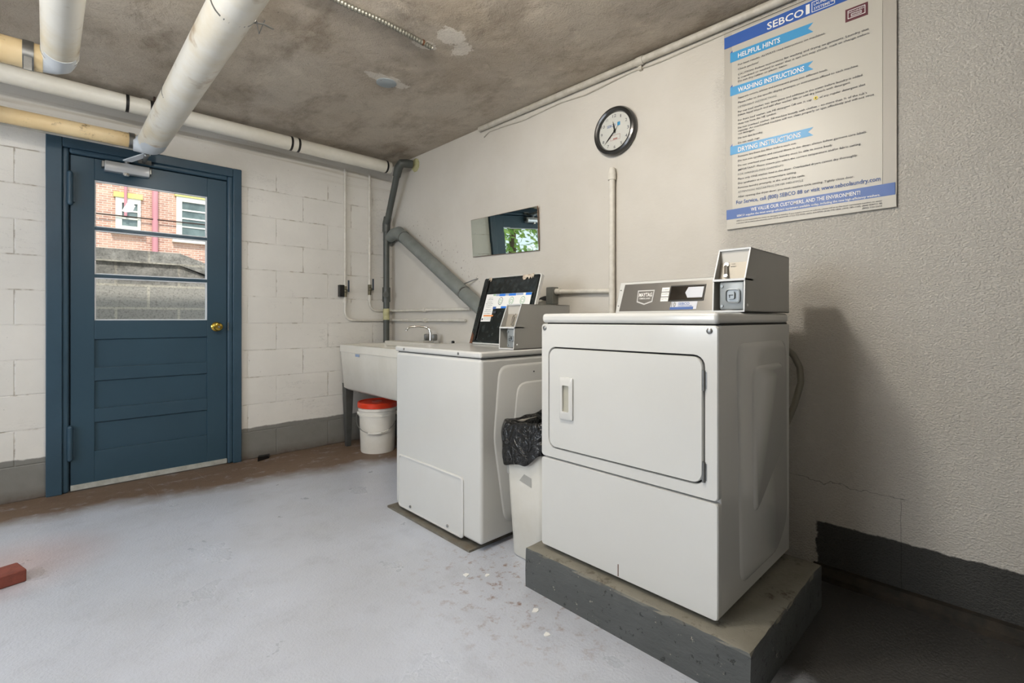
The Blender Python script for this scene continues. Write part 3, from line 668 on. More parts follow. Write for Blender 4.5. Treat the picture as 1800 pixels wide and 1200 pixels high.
body = [('For best results, ALWAYS read instructions on machines.', 2.204, .536), ('Check pockets!', 2.183, .792), ('CAUTION: Follow instructions for washing and drying on garments. Laundry that', 2.159, .392),
 ('is overdried or washed in water that is too hot may shrink, melt or change colors.', 2.143, .389), ('Do not dry rubber or plastic items.', 2.128, .676),
 ('Separate colors, whites and permanent press into different loads.', 2.053, .527), ('Please refer to the specific display prompts or instructions affixed to each machine.', 2.031, .424),
 ('For top load washer, mix detergents and additives in the water before laundry is added.', 1.989, .410), ('Dilute liquid bleach and add after washer fills or add dry bleach with detergent.', 1.974, .450),
 ('For front load washer, use HE detergent OR use ¼ cap', 1.950, .585), ('of any regular detergent that', 1.950, .403), ('does not have the HE symbol.', 1.935, .719),
 ('Do not overload washer. Fill machine loosely with clothes – no more than ¾ of the tub’s', 1.916, .398), ('capacity. An overloaded machine will not clean properly or spin effectively and will not rinse', 1.902, .376), ('out detergent.', 1.889, .807),
 ('Do not dye laundry.', 1.869, .773), ('Do not wash rugs.', 1.8475, .785),
 ('Remove lint from lint filter before each use.', 1.786, .641), ('Do not mix synthetics and natural fibers in the dryer; always follow garment care labels.', 1.766, .398), ('Do not overload your machine; laundry must be able to move freely.', 1.744, .510),
 ('IMPORTANT: Please ensure you select the correct temperature and/or fabric setting.', 1.724, .416), ('Place only ONE washer load in the dryer. Overloaded dryers cannot dry thoroughly.', 1.683, .427), ('Dry synthetics at a low temperature setting.', 1.663, .641),
 ('Remove laundry promptly at the end of the cycle.', 1.643, .609), ('After opening the dryer door, you must reselect cycle setting. Tightly close door.', 1.602, .439)]
its = []
for s, z, ye in body:
    y0 = .556 if s.startswith('of any') else YL0
    its.append((s, (T, y0, z), .0086, y0-ye))
for it in its: text('body_lettering', [it], 'ink', ps, RT, UP, .004)
for it in [('DETERGENT INSTRUCTIONS', (T, YL0, 2.010), .0086, .163), ('FOR WRINKLE-FREE GARMENTS', (T, YL0, 1.703), .0086, .189), ('ATTENTION: RESTARTING DRYER MID-CYCLE', (T, YL0, 1.623), .0086, .264)]: text('grey_lettering', [it], 'greyink', ps, RT, UP)
text('blue_lettering', [('For Service, call (800) SEBCO 88 or visit www.sebcolaundry.com', (T, .888, 1.573), .0165, .532)], 'blueink', ps, RT, UP, .015)
text('small_print', [('SEBCO is not responsible for losses or damages to laundry. If you require service or refunds, please call us at the most convenient number, or enter', (T, .887, 1.4935), .0060, .536),
 ('a service call at www.sebcolaundry.com: (914) 664-9100, (732) 752-9000, (609) 354-0700, (610) 776-1800, (954) 389-1160, (800) SEBCO 88', (T, .887, 1.4835), .0060, .536), ('(800) 732-2656', (T, .413, 1.4735), .0060, .062)], 'ink', ps, RT, UP)
flat('maroon_logo', [(.468, 2.219), (.395, 2.219), (.395, 2.269), (.468, 2.269)], 'maroon', PX-.0002)
lg = []
for r_ in ((.460, .403, 2.229, 2.231), (.460, .403, 2.259, 2.261), (.460, .458, 2.231, 2.259), (.405, .403, 2.231, 2.259), (.449, .415, 2.2345, 2.236), (.449, .415, 2.244, 2.2455), (.449, .4475, 2.236, 2.244), (.4165, .415, 2.236, 2.244)):
    lg.append(r_)
b = MB()
for y0, y1, z0, z1 in lg: b.box(T-.0002, T+.0004, min(y0, y1), max(y0, y1), z0, z1)
obj('maroon_logo_outline', b, 'white', ps, smooth=False)
text('maroon_logo_lettering', [('MACHINERY', (T, .456, 2.249), .0065, .050), ('SYSTEM', (T, .446, 2.2375), .0045, .028)], 'white', ps, RT, UP)
obj('yellow_dot', MB().lathe([(.0075, 0), (.0075, .0006)], (T, .570, 1.955), (-1, 0, 0), 20), 'yellow', ps)
obj('dot_centre', MB().lathe([(.0030, 0), (.0030, .0004)], (T-.0006, .570, 1.955), (-1, 0, 0), 12), 'ink', ps)

# ------------------------------------------------------------------ plinth
b = MB()
def jit(a): return (random.random()-.5)*a
x0, x1, y0, y1 = 1.358, 2.04, .492, 1.336
ring = []
N = 26
for i in range(N): ring.append((x0, y1+(y0-y1)*i/N))
for i in range(18): ring.append((x0+(x1-x0)*i/18, y0))
for i in range(N): ring.append((x1, y0+(y1-y0)*i/N))
for i in range(18): ring.append((x1+(x0-x1)*i/18, y1))
def rr(z, ins, j): return [V((x+(ins if x == x0 else -ins if x == x1 else 0)+jit(j), y+(ins if y == y0 else -ins if y == y1 else 0)+jit(j), z+jit(j*.6))) for x, y in ring]
b.loft([rr(-.004, 0, 0), rr(.03, 0, .002), rr(.07, 0, .003), rr(.11, 0, .003), rr(.145, .000, .003), rr(.152, .003, .004), rr(.1545, .010, .001)])
tag(obj('concrete_plinth', b, 'concrete', angle=25), 'dark grey painted concrete plinth carrying the dryer', 'plinth')

# ------------------------------------------------------------------ dryer
dy = thing('clothes_dryer', 'white front-loading coin dryer with a square door, standing on the concrete plinth', 'dryer', (1.7, .94, .16))
XF, Y0, Y1, XB = 1.400, .597, 1.290, 2.035
DZ0 = .172
def ramp(pts, w=.012, off=0): pass
obj('cabinet', MB().box(XF+.022, XB, Y0, Y1, DZ0+.004, 1.030), 'enamel', dy, bevel=.004)
for x in (1.47, 1.97):
    for y in (.67, 1.22): obj('foot', MB().cyl((x, y, .157), (x, y, .178), .02, 12), 'black', dy)
obj('shadow_gap', MB().box(XF+.03, XB-.01, Y0+.006, Y1-.006, 1.028, 1.036), 'gap', dy)
obj('top_panel', MB().box(XF, XB-.008, Y0, Y1, 1.034, 1.070), 'enamel', dy, bevel=.014, seg=4)
# front panel with opening for the door
b = MB(); DY0, DY1, D0, D1 = .637, 1.252, .556, .942
pts_o = rrect(Y1-Y0, 1.030-.518, .012, 5); pts_i = rrect(DY1-DY0, D1-D0, .035, 5)
oc = ((Y0+Y1)/2, (1.030+.518)/2); ic = ((DY0+DY1)/2, (D0+D1)/2)
def ringyz(pts, c, x, g=0): return [V((x, c[0]+p[0]*(1+g), c[1]+p[1]*(1+g))) for p in pts]
b.loft([ringyz(pts_o, oc, XF+.024), ringyz(pts_o, oc, XF+.004), ringyz(pts_o, oc, XF, -.008), ringyz(pts_i, ic, XF, .006), ringyz(pts_i, ic, XF+.004), ringyz(pts_i, ic, XF+.022)], False, False)
obj('front_panel', b, 'enamel', dy, angle=25)
obj('door_recess', MB().box(XF+.012, XF+.024, DY0-.01, DY1+.01, D0-.01, D1+.01), 'gap', dy)
b = MB(); pi_ = rrect(DY1-DY0-.010, D1-D0-.010, .031, 6)
b.loft([ringyz(pi_, ic, XF+.013), ringyz(pi_, ic, XF), ringyz(pi_, ic, XF-.0035, -.008)])
dd = obj('door', b, 'enamel', dy, angle=25)
hc = (1.158, .753)
b = MB(); a_ = rrect(.062, .156, .006, 3); c_ = rrect(.050, .142, .005, 3); e_ = rrect(.030, .098, .004, 3)
hx = XF-.0035
b.loft([ringyz(a_, hc, hx+.001), ringyz(a_, hc, hx-.007), ringyz(c_, hc, hx-.010), ringyz(e_, hc, hx-.010), ringyz(e_, hc, hx+.001)], True, False)
hd = obj('door_handle', b, 'enamel_old', dd); hd['label'] = 'recessed white pull'
obj('handle_recess', MB().box(hx-.002, hx+.001, hc[0]-.015, hc[0]+.015, hc[1]-.049, hc[1]+.049), simple('shaded_recess_plastic', 'A9A79A', .5), dd)
for z in (.868, .598): 
    b = MB().cyl((XF-.003, .6385, z-.030), (XF-.003, .6385, z+.030), .0048, 12); b.box(XF-.001, XF+.004, .630, .648, z-.025, z+.025)
    obj('hinge', b, 'steel', dd)
b = MB(); po = rrect(Y1-Y0, .512-DZ0, .010, 4); lc = ((Y0+Y1)/2, (.512+DZ0)/2)
b.loft([ringyz(po, lc, XF+.026), ringyz(po, lc, XF+.004), ringyz(po, lc, XF, -.008)])
lp = obj('lower_panel', b, 'enamel', dy, angle=25)
obj('rust_streak', MB().box(XF-.0006, XF+.001, .935, .938, DZ0+.004, DZ0+.045), 'rust', lp)
for y in (1.272, .622): obj('screw', MB().lathe([(.009, 0), (.009, .002), (.006, .004), (.003, .0045)], (XF, y, 1.014), (-1, 0, 0), 14), 'steel', dy)
# pressed side panel
def prism_round(pts, y, t, ins=.014, n=4):
    # polygon (x,z) with rounded corners, raised towards -y with a sloped edge
    P_ = [V((x, z, 0)) for x, z in pts]; out = []
    for i, p in enumerate(P_):
        a = (P_[i-1]-p); c = (P_[(i+1) % len(P_)]-p); r = min(.055, a.length*.4, c.length*.4); a.normalize(); c.normalize()
        p0, p1 = p+a*r, p+c*r
        for k in range(n+1):
            t_ = k/n; out.append(p0*(1-t_)**2+p*2*t_*(1-t_)+p1*t_**2)
    ctr = sum(out, V((0, 0, 0)))/len(out)
    def rg(yy, i_): return [V((q.x+(ctr.x-q.x)*i_, yy, q.y+(ctr.y-q.y)*i_)) for q in out]
    return [rg(y+.001, 0), rg(y-t*.5, .02), rg(y-t, .045)]
b = MB()
b.loft(prism_round([(1.560, .215), (1.530, .975), (1.990, .975), (1.998, .30), (1.90, .215)], Y0, .006))
b.loft(prism_round([(1.655, .40), (1.640, .895), (1.945, .895), (1.955, .60)], Y0-.006, .006))
obj('side_emboss', b, 'enamel', dy, angle=60)
# control console
cs = [(1.880, 1.070), (1.925, 1.216), (1.97, 1.222), (XB-.01, 1.205), (XB-.01, 1.070)]
con = obj('control_console', MB().prism([(x, .700, z) for x, z in cs], (0, .575, 0)), 'enamel', dy, bevel=.004)
cd = V((.045, 0, .146)).normalized(); cn = V((-cd.z, 0, cd.x))
def onc(y, t, off): return V((1.880, 1.252-(1.252-y)*.735, 1.070))+cd*t+cn*off
def cflat(name, pts, m, off, th=.0012, parent=None):
    return obj(name, MB().prism([onc(y, t, off) for y, t in pts], cn*th), m, parent or con, smooth=False)
cflat('fascia', [(1.256, .014), (.506, .014), (.506, .142), (1.244, .142)], 'console', 0)
U_ = .0013
cflat('brand_badge', [(1.140, .055), (1.088, .042), (1.036, .055), (1.032, .110), (1.144, .110)], 'badge', U_, .0015)
cflat('badge_field', [(1.134, .059), (1.088, .048), (1.042, .059), (1.038, .105), (1.138, .105)], 'console', U_+.0015, .0003)
text('badge_lettering', [('MAYTAG', onc(1.131, .080, U_+.0022), .017, .064), ('COMMERCIAL LAUNDRY', onc(1.126, .068, U_+.0022), .006, .055)], 'white', con, (0, -1, 0), cd, .04)
for t in (.056, .078, .100): cflat('label_strip', [(.985, t), (.938, t), (.938, t+.018), (.985, t+.018)], 'white', U_, .0006)
text('label_lettering', [(s, onc(.980, t, U_+.0008), .005, .026) for s, t in (('10 MINS', .105), ('PER QUARTER', .086), ('SELECT CYCLE', .064))], 'ink', con, (0, -1, 0), cd)
cflat('display_frame', [(.934, .055), (.728, .055), (.724, .124), (.930, .124)], 'black', U_, .003)
cflat('display_window', [(.928, .060), (.733, .060), (.729, .119), (.924, .119)], 'display', U_+.003, .0006)
cflat('display_card', [(.836, .090), (.820, .068), (.736, .068), (.732, .114), (.822, .114)], 'sticker', U_+.0036, .0004)
cflat('service_sticker', [(.918, .018), (.762, .020), (.760, .053), (.914, .053)], 'sticker', U_, .0006)
cflat('sticker_blue_strip', [(.918, .018), (.780, .019), (.780, .030), (.918, .029)], 'navy2', U_+.0006, .0003)
text('sticker_lettering', [('SEBCO', onc(.870, .038, U_+.001), .011, .048), ('LAUNDRY SYSTEMS', onc(.870, .031, U_+.001), .005, .06)], 'navy2', con, (0, -1, 0), cd, .02)
text('sticker_number', [('10', onc(.912, .030, U_+.001), .020, .020)], 'silver', con, (0, -1, 0), cd, .02)
for t in (.04, .115): obj('console_screw', MB().lathe([(.003, 0), (.003, .002)], onc(1.268, t, 0), cn, 8), 'steel', con)

def coin_box(parent, xf, ya, yb, z0, z1, side_m, rim_m, narrow=False):
    """open-fronted coin box; ya is the near (right) side, yb the left side; xf is front x at base"""
    h = z1-z0; xb = XB if parent is dy else 2.03
    prof = [(xf, z0), (xf+.006, z0+.105), (xf+.055, z1), (xb, z1), (xb, z0)]
    t = .0035
    cb = thing('coin_box', '', '') if False else None
    b = MB()
    b.prism([(x, ya, z) for x, z in prof], (0, t, 0)); b.prism([(x, yb-t, z) for x, z in prof], (0, t, 0))
    b.box(xf+.055, xb, ya, yb, z1-t, z1)
    b.prism([(xf+.006, ya, z0+.105-t), (xf+.006, ya, z0+.105+t), (xf+.07, ya, z0+.105+t), (xf+.07, ya, z0+.105-t)], (0, yb-ya, 0))
    b.box(xf, xb, ya, yb, z0, z0+t)
    body_ = obj('coin_box', b, side_m, parent, bevel=.0008)
    b = MB()
    for yy in (ya, yb-.004):
        b.prism([(xf-.001, yy, z0), (xf+.005, yy, z0+.105), (xf+.054, yy, z1), (xf+.058, yy, z1), (xf+.009, yy, z0+.105), (xf+.003, yy, z0)], (0, .004, 0))
    b.box(xf+.053, xf+.057, ya, yb, z1-.005, z1+.001); b.box(xf+.003, xf+.008, ya, yb, z0+.101, z0+.108); b.box(xf-.001, xf+.003, ya, yb, z0, z0+.005)
    obj('front_rim', b, rim_m, body_)
    sl = obj('coin_slide_plate', MB().prism([(xf+.040, ya+t, z0+.108), (xf+.074, ya+t, z1-.004), (xf+.082, ya+t, z1-.004), (xf+.048, ya+t, z0+.108)], (0, yb-ya-2*t, 0)), 'brushed', body_)
    sy = ya+(yb-ya)*(.70 if not narrow else .45); dz = V((.034, 0, z1-z0-.112)).normalized(); sx = xf+.040; nn = V((-dz.z, 0, dz.x))
    def sp(y, t_, o_): return V((sx, y, z0+.108))+dz*t_+nn*o_
    obj('coin_slot', MB().prism([sp(sy-.001, .062, .0), sp(sy+.001, .062, .0), sp(sy+.001, .090, .0), sp(sy-.001, .090, .0)], nn*.0008), 'black', body_)
    b = MB().cyl(sp(sy+.006, .052, 0), sp(sy+.006, .052, .006), .008, 14); b.tube([sp(sy+.006, .048, .008), sp(sy, .014, .012)], .005, 10); b.cyl(sp(sy, .010, .0), sp(sy, .010, .014), .007, 6)
    obj('return_lever', b, 'chrome', body_)
    text('slide_lettering', [('QUARTERS', sp(sy-.006, .073, .001), .005, .022), ('COIN', sp(sy-.010, .053, .001), .004, .012), ('RETURN', sp(sy-.008, .045, .001), .004, .018)], 'ink', body_, (0, -1, 0), dz)
    # lower lock plate
    yc = (ya+yb)/2-.008 if not narrow else ya+.030
    w2 = .062 if not narrow else .040
    plx = xf+.012
    b = MB(); pc_ = (yc, z0+.053)
    b.loft([ringyz(rrect(w2+.016, .090, .006, 3), pc_, plx+.012), ringyz(rrect(w2+.016, .090, .006, 3), pc_, plx), ringyz(rrect(w2+.010, .084, .005, 3), pc_, plx-.002)])
    lk = obj('lock_plate', b, 'cast', body_)
    b = MB(); q = (yc-.004, z0+.052)
    s_ = .048 if not narrow else .030
    b.loft([ringyz(rrect(s_, s_, s_*.25, 5), q, plx-.001), ringyz(rrect(s_, s_, s_*.25, 5), q, plx-.008), ringyz(rrect(s_*.86, s_*.86, s_*.2, 5), q, plx-.009), ringyz(rrect(s_*.8, s_*.8, s_*.2, 5), q, plx-.003)])
    b.loft([ringyz(rrect(s_*.46, s_*.50, s_*.1, 4), (q[0]+.004, q[1]+.002), plx-.003), ringyz(rrect(s_*.46, s_*.50, s_*.1, 4), (q[0]+.004, q[1]+.002), plx-.011)])
    b.cyl((plx-.001, yc+w2*.5, z0+.085), (plx-.006, yc+w2*.5, z0+.085), .0045, 10); b.cyl((plx-.001, yc+w2*.5, z0+.020), (plx-.006, yc+w2*.5, z0+.020), .0045, 10)
    obj('lock_boss', b, 'cast', body_)
    obj('keyhole', MB().box(plx-.0118, plx-.0108, q[0]-.004, q[0]+.010, q[1]+.001, q[1]+.004).box(plx-.0118, plx-.0108, q[0]+.006, q[0]+.009, q[1]-.006, q[1]+.002), 'black', body_)
    obj('rear_infill', MB().box(xf+.06, xb-.004, ya+t, yb-t, z0+t, z1-t), 'warmgrey', body_)
    obj('side_screw', MB().lathe([(.005, 0), (.004, .002)], (xf+.022, ya, z0+.022), (0, -1, 0), 10), 'white', body_)
    return body_

coin_box(dy, 1.600, .598, .702, 1.072, 1.283, 'greypaint', 'rimpaint')

# ------------------------------------------------------------------ washer
tag(obj('floor_plate', MB().prism([(1.368, 1.70, 0), (1.372, 2.43, 0), (2.0, 2.43, 0), (2.0, 1.70, 0)], (0, 0, .010)), simple('worn_metal_plate', '77756C', .6, c2='5C5142', scale=14, amt=.4, bs=30, bstr=.4, bd=.004)), 'thin grimy plate on the floor under the washer', 'plate')
ws = thing('washing_machine', 'white top-loading coin washer with its black-lined lid open, beside the sink', 'washing machine', (1.7, 2.02, .02))
WX, WY0, WY1, WB = 1.402, 1.660, 2.392, 2.045
obj('cabinet', MB().box(WX, WB, WY0, WY1, .030, .868), 'enamel', ws, bevel=.018, seg=4)
for x in (1.46, 1.98):
    for y in (1.73, 2.32): obj('foot', MB().cyl((x, y, .012), (x, y, .034), .02, 12), 'black', ws)
obj('shadow_gap', MB().box(WX+.012, WB-.01, WY0+.012, WY1-.012, .866, .872), 'gap', ws)
obj('top_panel', MB().box(WX-.003, WB, WY0-.003, WY1+.003, .871, .900), 'enamel_old', ws, bevel=.010, seg=4)
for y in (2.30, 1.82): obj('screw', MB().lathe([(.006, 0), (.006, .002), (.003, .003)], (WX-.003, y, .886), (-1, 0, 0), 12), 'steel', ws)
b = MB(); ap = rrect(.575, .285, .020, 5); ac = (2.068, .168)
b.loft([ringyz(ap, ac, WX+.001), ringyz(ap, ac, WX-.006), ringyz(ap, ac, WX-.009, -.02), ringyz(ap, ac, WX-.009, -.045), ringyz(ap, ac, WX-.005, -.055)])
pn = obj('access_panel', b, 'enamel_old', ws, angle=50)
for y in (2.23, 1.90): obj('clip', MB().lathe([(.008, 0), (.007, .003), (.002, .004)], (WX-.008, y, .052), (-1, 0, 0), 10), 'silver', pn)
b = MB()
b.loft(prism_round([(1.545, .09), (1.475, .50), (1.510, .835), (1.99, .835), (1.99, .09)], WY0, .006))
b.loft(prism_round([(1.625, .20), (1.600, .55), (1.625, .745), (1.93, .745), (1.93, .20)], WY0-.006, .006))
obj('side_emboss', b, 'enamel', ws, angle=60)
obj('side_screw', MB().lathe([(.004, 0), (.003, .003)], (1.74, WY0-.006, .79), (0, -1, 0), 8), 'black', ws)
# console at the back
wc = obj('control_console', MB().prism([(1.925, 1.80, .899), (1.992, 1.80, 1.072), (2.035, 1.80, 1.06), (2.035, 1.80, .899)], (0, .598, 0)), 'enamel_old', ws, bevel=.003)
obj('console_fascia', MB().prism([(1.927, 1.82, .915), (1.983, 1.82, 1.060), (1.981, 1.82, 1.061), (1.925, 1.82, .916)], (0, .555, 0)), 'console', wc)
for x, z in ((1.94, .925), (1.978, 1.045)): obj('console_screw', MB().lathe([(.003, 0), (.003, .003)], (x, 2.388, z), (-1, 0, .3), 8), 'steel', wc)
# cord
pl = obj('power_cord', MB().tube([(2.262, 2.085, 1.178), (2.26, 2.115, 1.172), (2.255, 2.14, 1.14), (2.25, 2.15, 1.08), (2.25, 2.14, .9)], .005, 10), 'black', ws)
obj('plug', MB().loft([[V((2.262+a, y, 1.178+c)) for a, c in rrect(w_, w_, w_*.3, 3)] for y, w_ in ((2.026, .03), (2.05, .03), (2.075, .02), (2.09, .012))]), 'black', pl)
# lid, swung open
lo, hi = V((1.830, 0, .903)), V((1.958, 0, 1.300)); ld = (hi-lo); LL = ld.length; ld.normalize(); ln = V((-ld.z, 0, ld.x))
def onl(y, t, o_): return lo+ld*t+ln*o_+V((0, y, 0))
def lring(w_, h_, r_, o_, yc=2.035, tc=LL/2): return [onl(yc+p[0], tc+p[1], o_) for p in rrect(w_, h_, r_, 4)]
b = MB(); b.loft([lring(.475, LL, .014, -.020), lring(.475, LL, .014, .0), lring(.462, LL-.012, .012, .004), lring(.448, LL-.026, .010, .002)])
lid = obj('lid', b, 'enamel_old', ws, angle=50); lid['label'] = 'open lid with chipped black underside'
b = MB(); b.loft([lring(.466, LL-.010, .012, .002), lring(.462, LL-.014, .012, .006), lring(.440, LL-.034, .010, .0065), lring(.432, LL-.042, .010, .003)])
obj('lid_lining', b, 'lidblack', lid, angle=50)
b = MB(); b.loft([[onl(y, t, .0065) for y, t in ((2.23, .02), (2.215, .02), (2.215, LL-.03), (2.23, LL-.02))], [onl(y, t, .014) for y, t in ((2.23, .02), (2.215, .02), (2.215, LL-.03), (2.23, LL-.02))]])
obj('lid_seal', b, 'black', lid)
def lflat(name, y0, y1, t0, t1, m, o_=.0070, th=.0004):
    return obj(name, MB().prism([onl(y0, t0, o_), onl(y1, t0, o_), onl(y1, t1, o_), onl(y0, t1, o_)], ln*th), m, lid, smooth=False)
lflat('instruction_label', 2.210, 2.125, .135, .305, 'white'); lflat('instruction_label', 2.125, 1.835, .215, .305, 'white')
lflat('green_mark', 2.150, 2.128, .295, .303, 'green', .0075)
for a, c in ((2.125, 2.095), (2.045, 2.015), (1.955, 1.90)): lflat('lavender_strip', a, c, .292, .304, 'sticker2', .0075)
for a, c in ((2.095, 2.045), (2.015, 1.957), (1.880, 1.836)): lflat('blue_strip', a, c, .290, .304, 'brightblue', .0076)
lflat('blue_strip', 2.06, 1.836, .215, .227, 'brightblue', .0076)
lflat('orange_strip', 2.195, 2.11, .166, .175, 'orangeprint', .0076)
lflat('blue_strip', 2.128, 2.10, .212, .226, 'navy2', .0076)
lflat('warning_square', 2.205, 2.193, .144, .154, 'ink', .0076); lflat('warning_square', 2.118, 2.094, .185, .200, 'ink', .0076)
for yc in (2.075, 1.985, 1.895):
    pr = []
    for rr_ in (.024, .020): pr.append([onl(yc+rr_*.8*math.cos(2*math.pi*k/20), .260+rr_*math.sin(2*math.pi*k/20), .0078) for k in range(20)])
    b = MB(); b.loft(pr, False, False)
    obj('diagram_ring', b, 'greyink' if yc > 2.0 else 'green', lid, smooth=False)
    pr = [[onl(yc+rr_*math.cos(2*math.pi*k/12), .258+rr_*math.sin(2*math.pi*k/12), .0078) for k in range(12)] for rr_ in (.012, .009)]
    b = MB(); b.loft(pr, False, False); obj('diagram_ring', b, 'green', lid, smooth=False)
text('label_lettering', [(s, onl(2.200-ii, t, .0078), .0055, w_) for s, t, w_, ii in (('HOW TO', .278, .03, .02), ('OPERATE WASHER', .268, .045, .012), ('• Add detergent', .254, .05, .006), ('SELECT CYCLE AND', .243, .06, .002), ('• Load clothes loosely', .233, .055, .004), ('• Close the lid', .222, .042, .006), ('INSERT COINS', .205, .048, .010), ('Machine will start', .195, .06, .004), ('DO NOT OVERLOAD', .182, .062, .002), ('Keep lid closed while running', .155, .08, .014), ('Do not wash items with oil', .146, .08, .014))], 'ink', lid, (0, -1, 0), ld)
def chips(name, y0, y1, t, n_):
    b = MB()
    pts = []
    for i in range(n_): pts.append((y0+(y1-y0)*i/(n_-1), t-random.uniform(.006, .024)))
    top = [(y1, t+.006), (y0, t+.006)]
    b.prism([onl(y, q, .0068) for y, q in pts+top], ln*.0015)
    obj(name, b, 'chip', lid, smooth=False)
chips('chipped_patch', 1.935, 1.865, LL-.010, 9); chips('chipped_patch', 1.868, 1.850, LL-.006, 4); chips('chipped_patch', 2.225, 2.20, LL-.010, 5)
coin_box(ws, 1.612, 1.664, 1.770, .902, 1.122, 'greypaint', 'rimpaint', True)
obj('rust_spot', MB().prism([onl(2.265, .0, .004), onl(2.24, .0, .004), onl(2.245, .05, .004), onl(2.262, .07, .004)], ln*.003), 'rust', lid)

# ------------------------------------------------------------------ sink
sk = thing('utility_sink', 'cream plastic laundry sink on dark legs in the corner', 'sink', (2.0, 3.4, 0))
SX0, SX1, SY0, SY1 = 1.735, 2.275, 2.90, 3.86
def rc(x0, x1, y0, y1, z, r=.03, n=4):
    return [V(((x0+x1)/2+p[0], (y0+y1)/2+p[1], z)) for p in rrect(x1-x0, y1-y0, r, n)]
b = MB()
b.loft([rc(SX0+.05, SX1-.03, SY0+.05, SY1-.05, .470), rc(SX0+.025, SX1-.02, SY0+.02, SY1-.02, .49), rc(SX0+.005, SX1-.004, SY0+.005, SY1-.004, .780), rc(SX0, SX1, SY0, SY1, .782), rc(SX0, SX1, SY0, SY1, .838), rc(SX0+.012, SX1-.012, SY0+.012, SY1-.012, .843),
        rc(SX0+.025, SX1-.12, SY0+.025, SY1-.025, .836), rc(SX0+.05, SX1-.14, SY0+.05, SY1-.05, .55), rc(SX0+.08, SX1-.17, SY0+.08, SY1-.08, .53)])
obj('basin', b, 'sink', sk, angle=50)
b = MB(); b.box(SX1-.13, SX1, SY0+.01, SY1-.01, .815, .858); obj('faucet_deck', b, 'sink', sk, bevel=.008)
obj('brand_sticker', MB().box(SX0-.0005, SX0+.001, 3.50, 3.565, .755, .775), 'sticker2', sk)
for x, y in ((SX0+.065, SY1-.03), (SX1-.06, SY1-.03), (SX0+.065, SY0+.04), (SX1-.06, SY0+.04)):
    b = MB(); b.loft([[V((x+a, y+c, z)) for a, c in ((-s_, -s_), (s_, -s_), (s_, -s_+.008), (-s_+.008, -s_+.008), (-s_+.008, s_), (-s_, s_))] for z, s_ in ((0, .018), (.52, .034))])
    obj('leg', b, 'sinkleg', sk)
fc = thing('faucet', 'chrome two-handle faucet with a curved spout at the back of the laundry sink', 'faucet', (2.2, 3.25, .858))
FY = 3.235
obj('base', MB().box(2.185, 2.235, FY-.075, FY+.075, .857, .878), 'chrome', fc, bevel=.006)
obj('spout', MB().tube([(2.21, FY, .87), (2.21, FY, .935), (2.205, FY+.010, .965), (2.185, FY+.03, .982), (2.14, FY+.06, .990), (2.08, FY+.095, .986), (2.06, FY+.108, .970), (2.058, FY+.110, .955)], [.013, .011, .010, .009, .009, .009, .009, .010], 12), 'chrome', fc)
for s in (-1, 1): obj('handle', MB().lathe([(.016, 0), (.022, .012), (.022, .045), (.017, .052)], (2.21, FY+s*.055, .876), (0, 0, 1), 8), 'steel', fc)
tag(obj('sink_stopper', MB().lathe([(.012, 0), (.012, .02), (.006, .024)], (2.24, 2.98, .858), (0, 0, 1), 12), 'black'), 'tiny black stopper on the rear ledge of the sink', 'stopper')

# ------------------------------------------------------------------ bucket
BC = V((1.915, 3.545, 0))
bk = thing('bucket', 'white five-gallon bucket with an orange-red lid under the sink', 'bucket', tuple(BC))
obj('pail', MB().lathe([(.128, .001), (.131, .008), (.141, .285), (.148, .287), (.148, .300), (.143, .304), (.143, .325), (.150, .328), (.150, .345), (.145, .348), (.145, .372)], BC, n=48), 'bucketwhite', bk)
l_ = obj('lid', MB().lathe([(.151, .352), (.155, .354), (.155, .386), (.150, .393), (.143, .393), (.138, .386), (.02, .387)], BC, n=48), 'red', bk); l_['label'] = 'orange-red snap lid'
b = MB().lathe([(.034, .3875), (.034, .3885)], BC, n=20)
obj('embossed_mark', MB().lathe([(.040, .3872), (.040, .389), (.036, .390), (.036, .3872)], BC+V((0, .01, 0)), n=24, caps=False).box(BC.x-.028, BC.x+.028, BC.y-.004, BC.y+.004, .387, .3885).box(BC.x-.022, BC.x+.022, BC.y+.014, BC.y+.020, .387, .3885), simple('scuffed_red', 'B8766A', .5), l_)
vd_ = V((.707, -.707, 0)); fr_ = V((-.60, -.80, 0)).normalized()
sd = V((fr_.y, -fr_.x, 0))
hp = []
for k in range(21):
    a = math.pi*k/20; q = BC+sd*(.157*math.cos(a))+fr_*(.02+.138*math.sin(a)**.7)+V((0, 0, .30-.135*math.sin(a)**.8)); hp.append(q)
obj('bail', MB().tube(hp, .0028, 8), 'wire', bk)
obj('grip', MB().tube(hp[8:13], .009, 12), 'bucketwhite', bk)
for s in (-1, 1): obj('ear', MB().cyl(BC+sd*s*.143+V((0, 0, .30)), BC+sd*s*.158+V((0, 0, .30)), .014, 12), 'bucketwhite', bk)

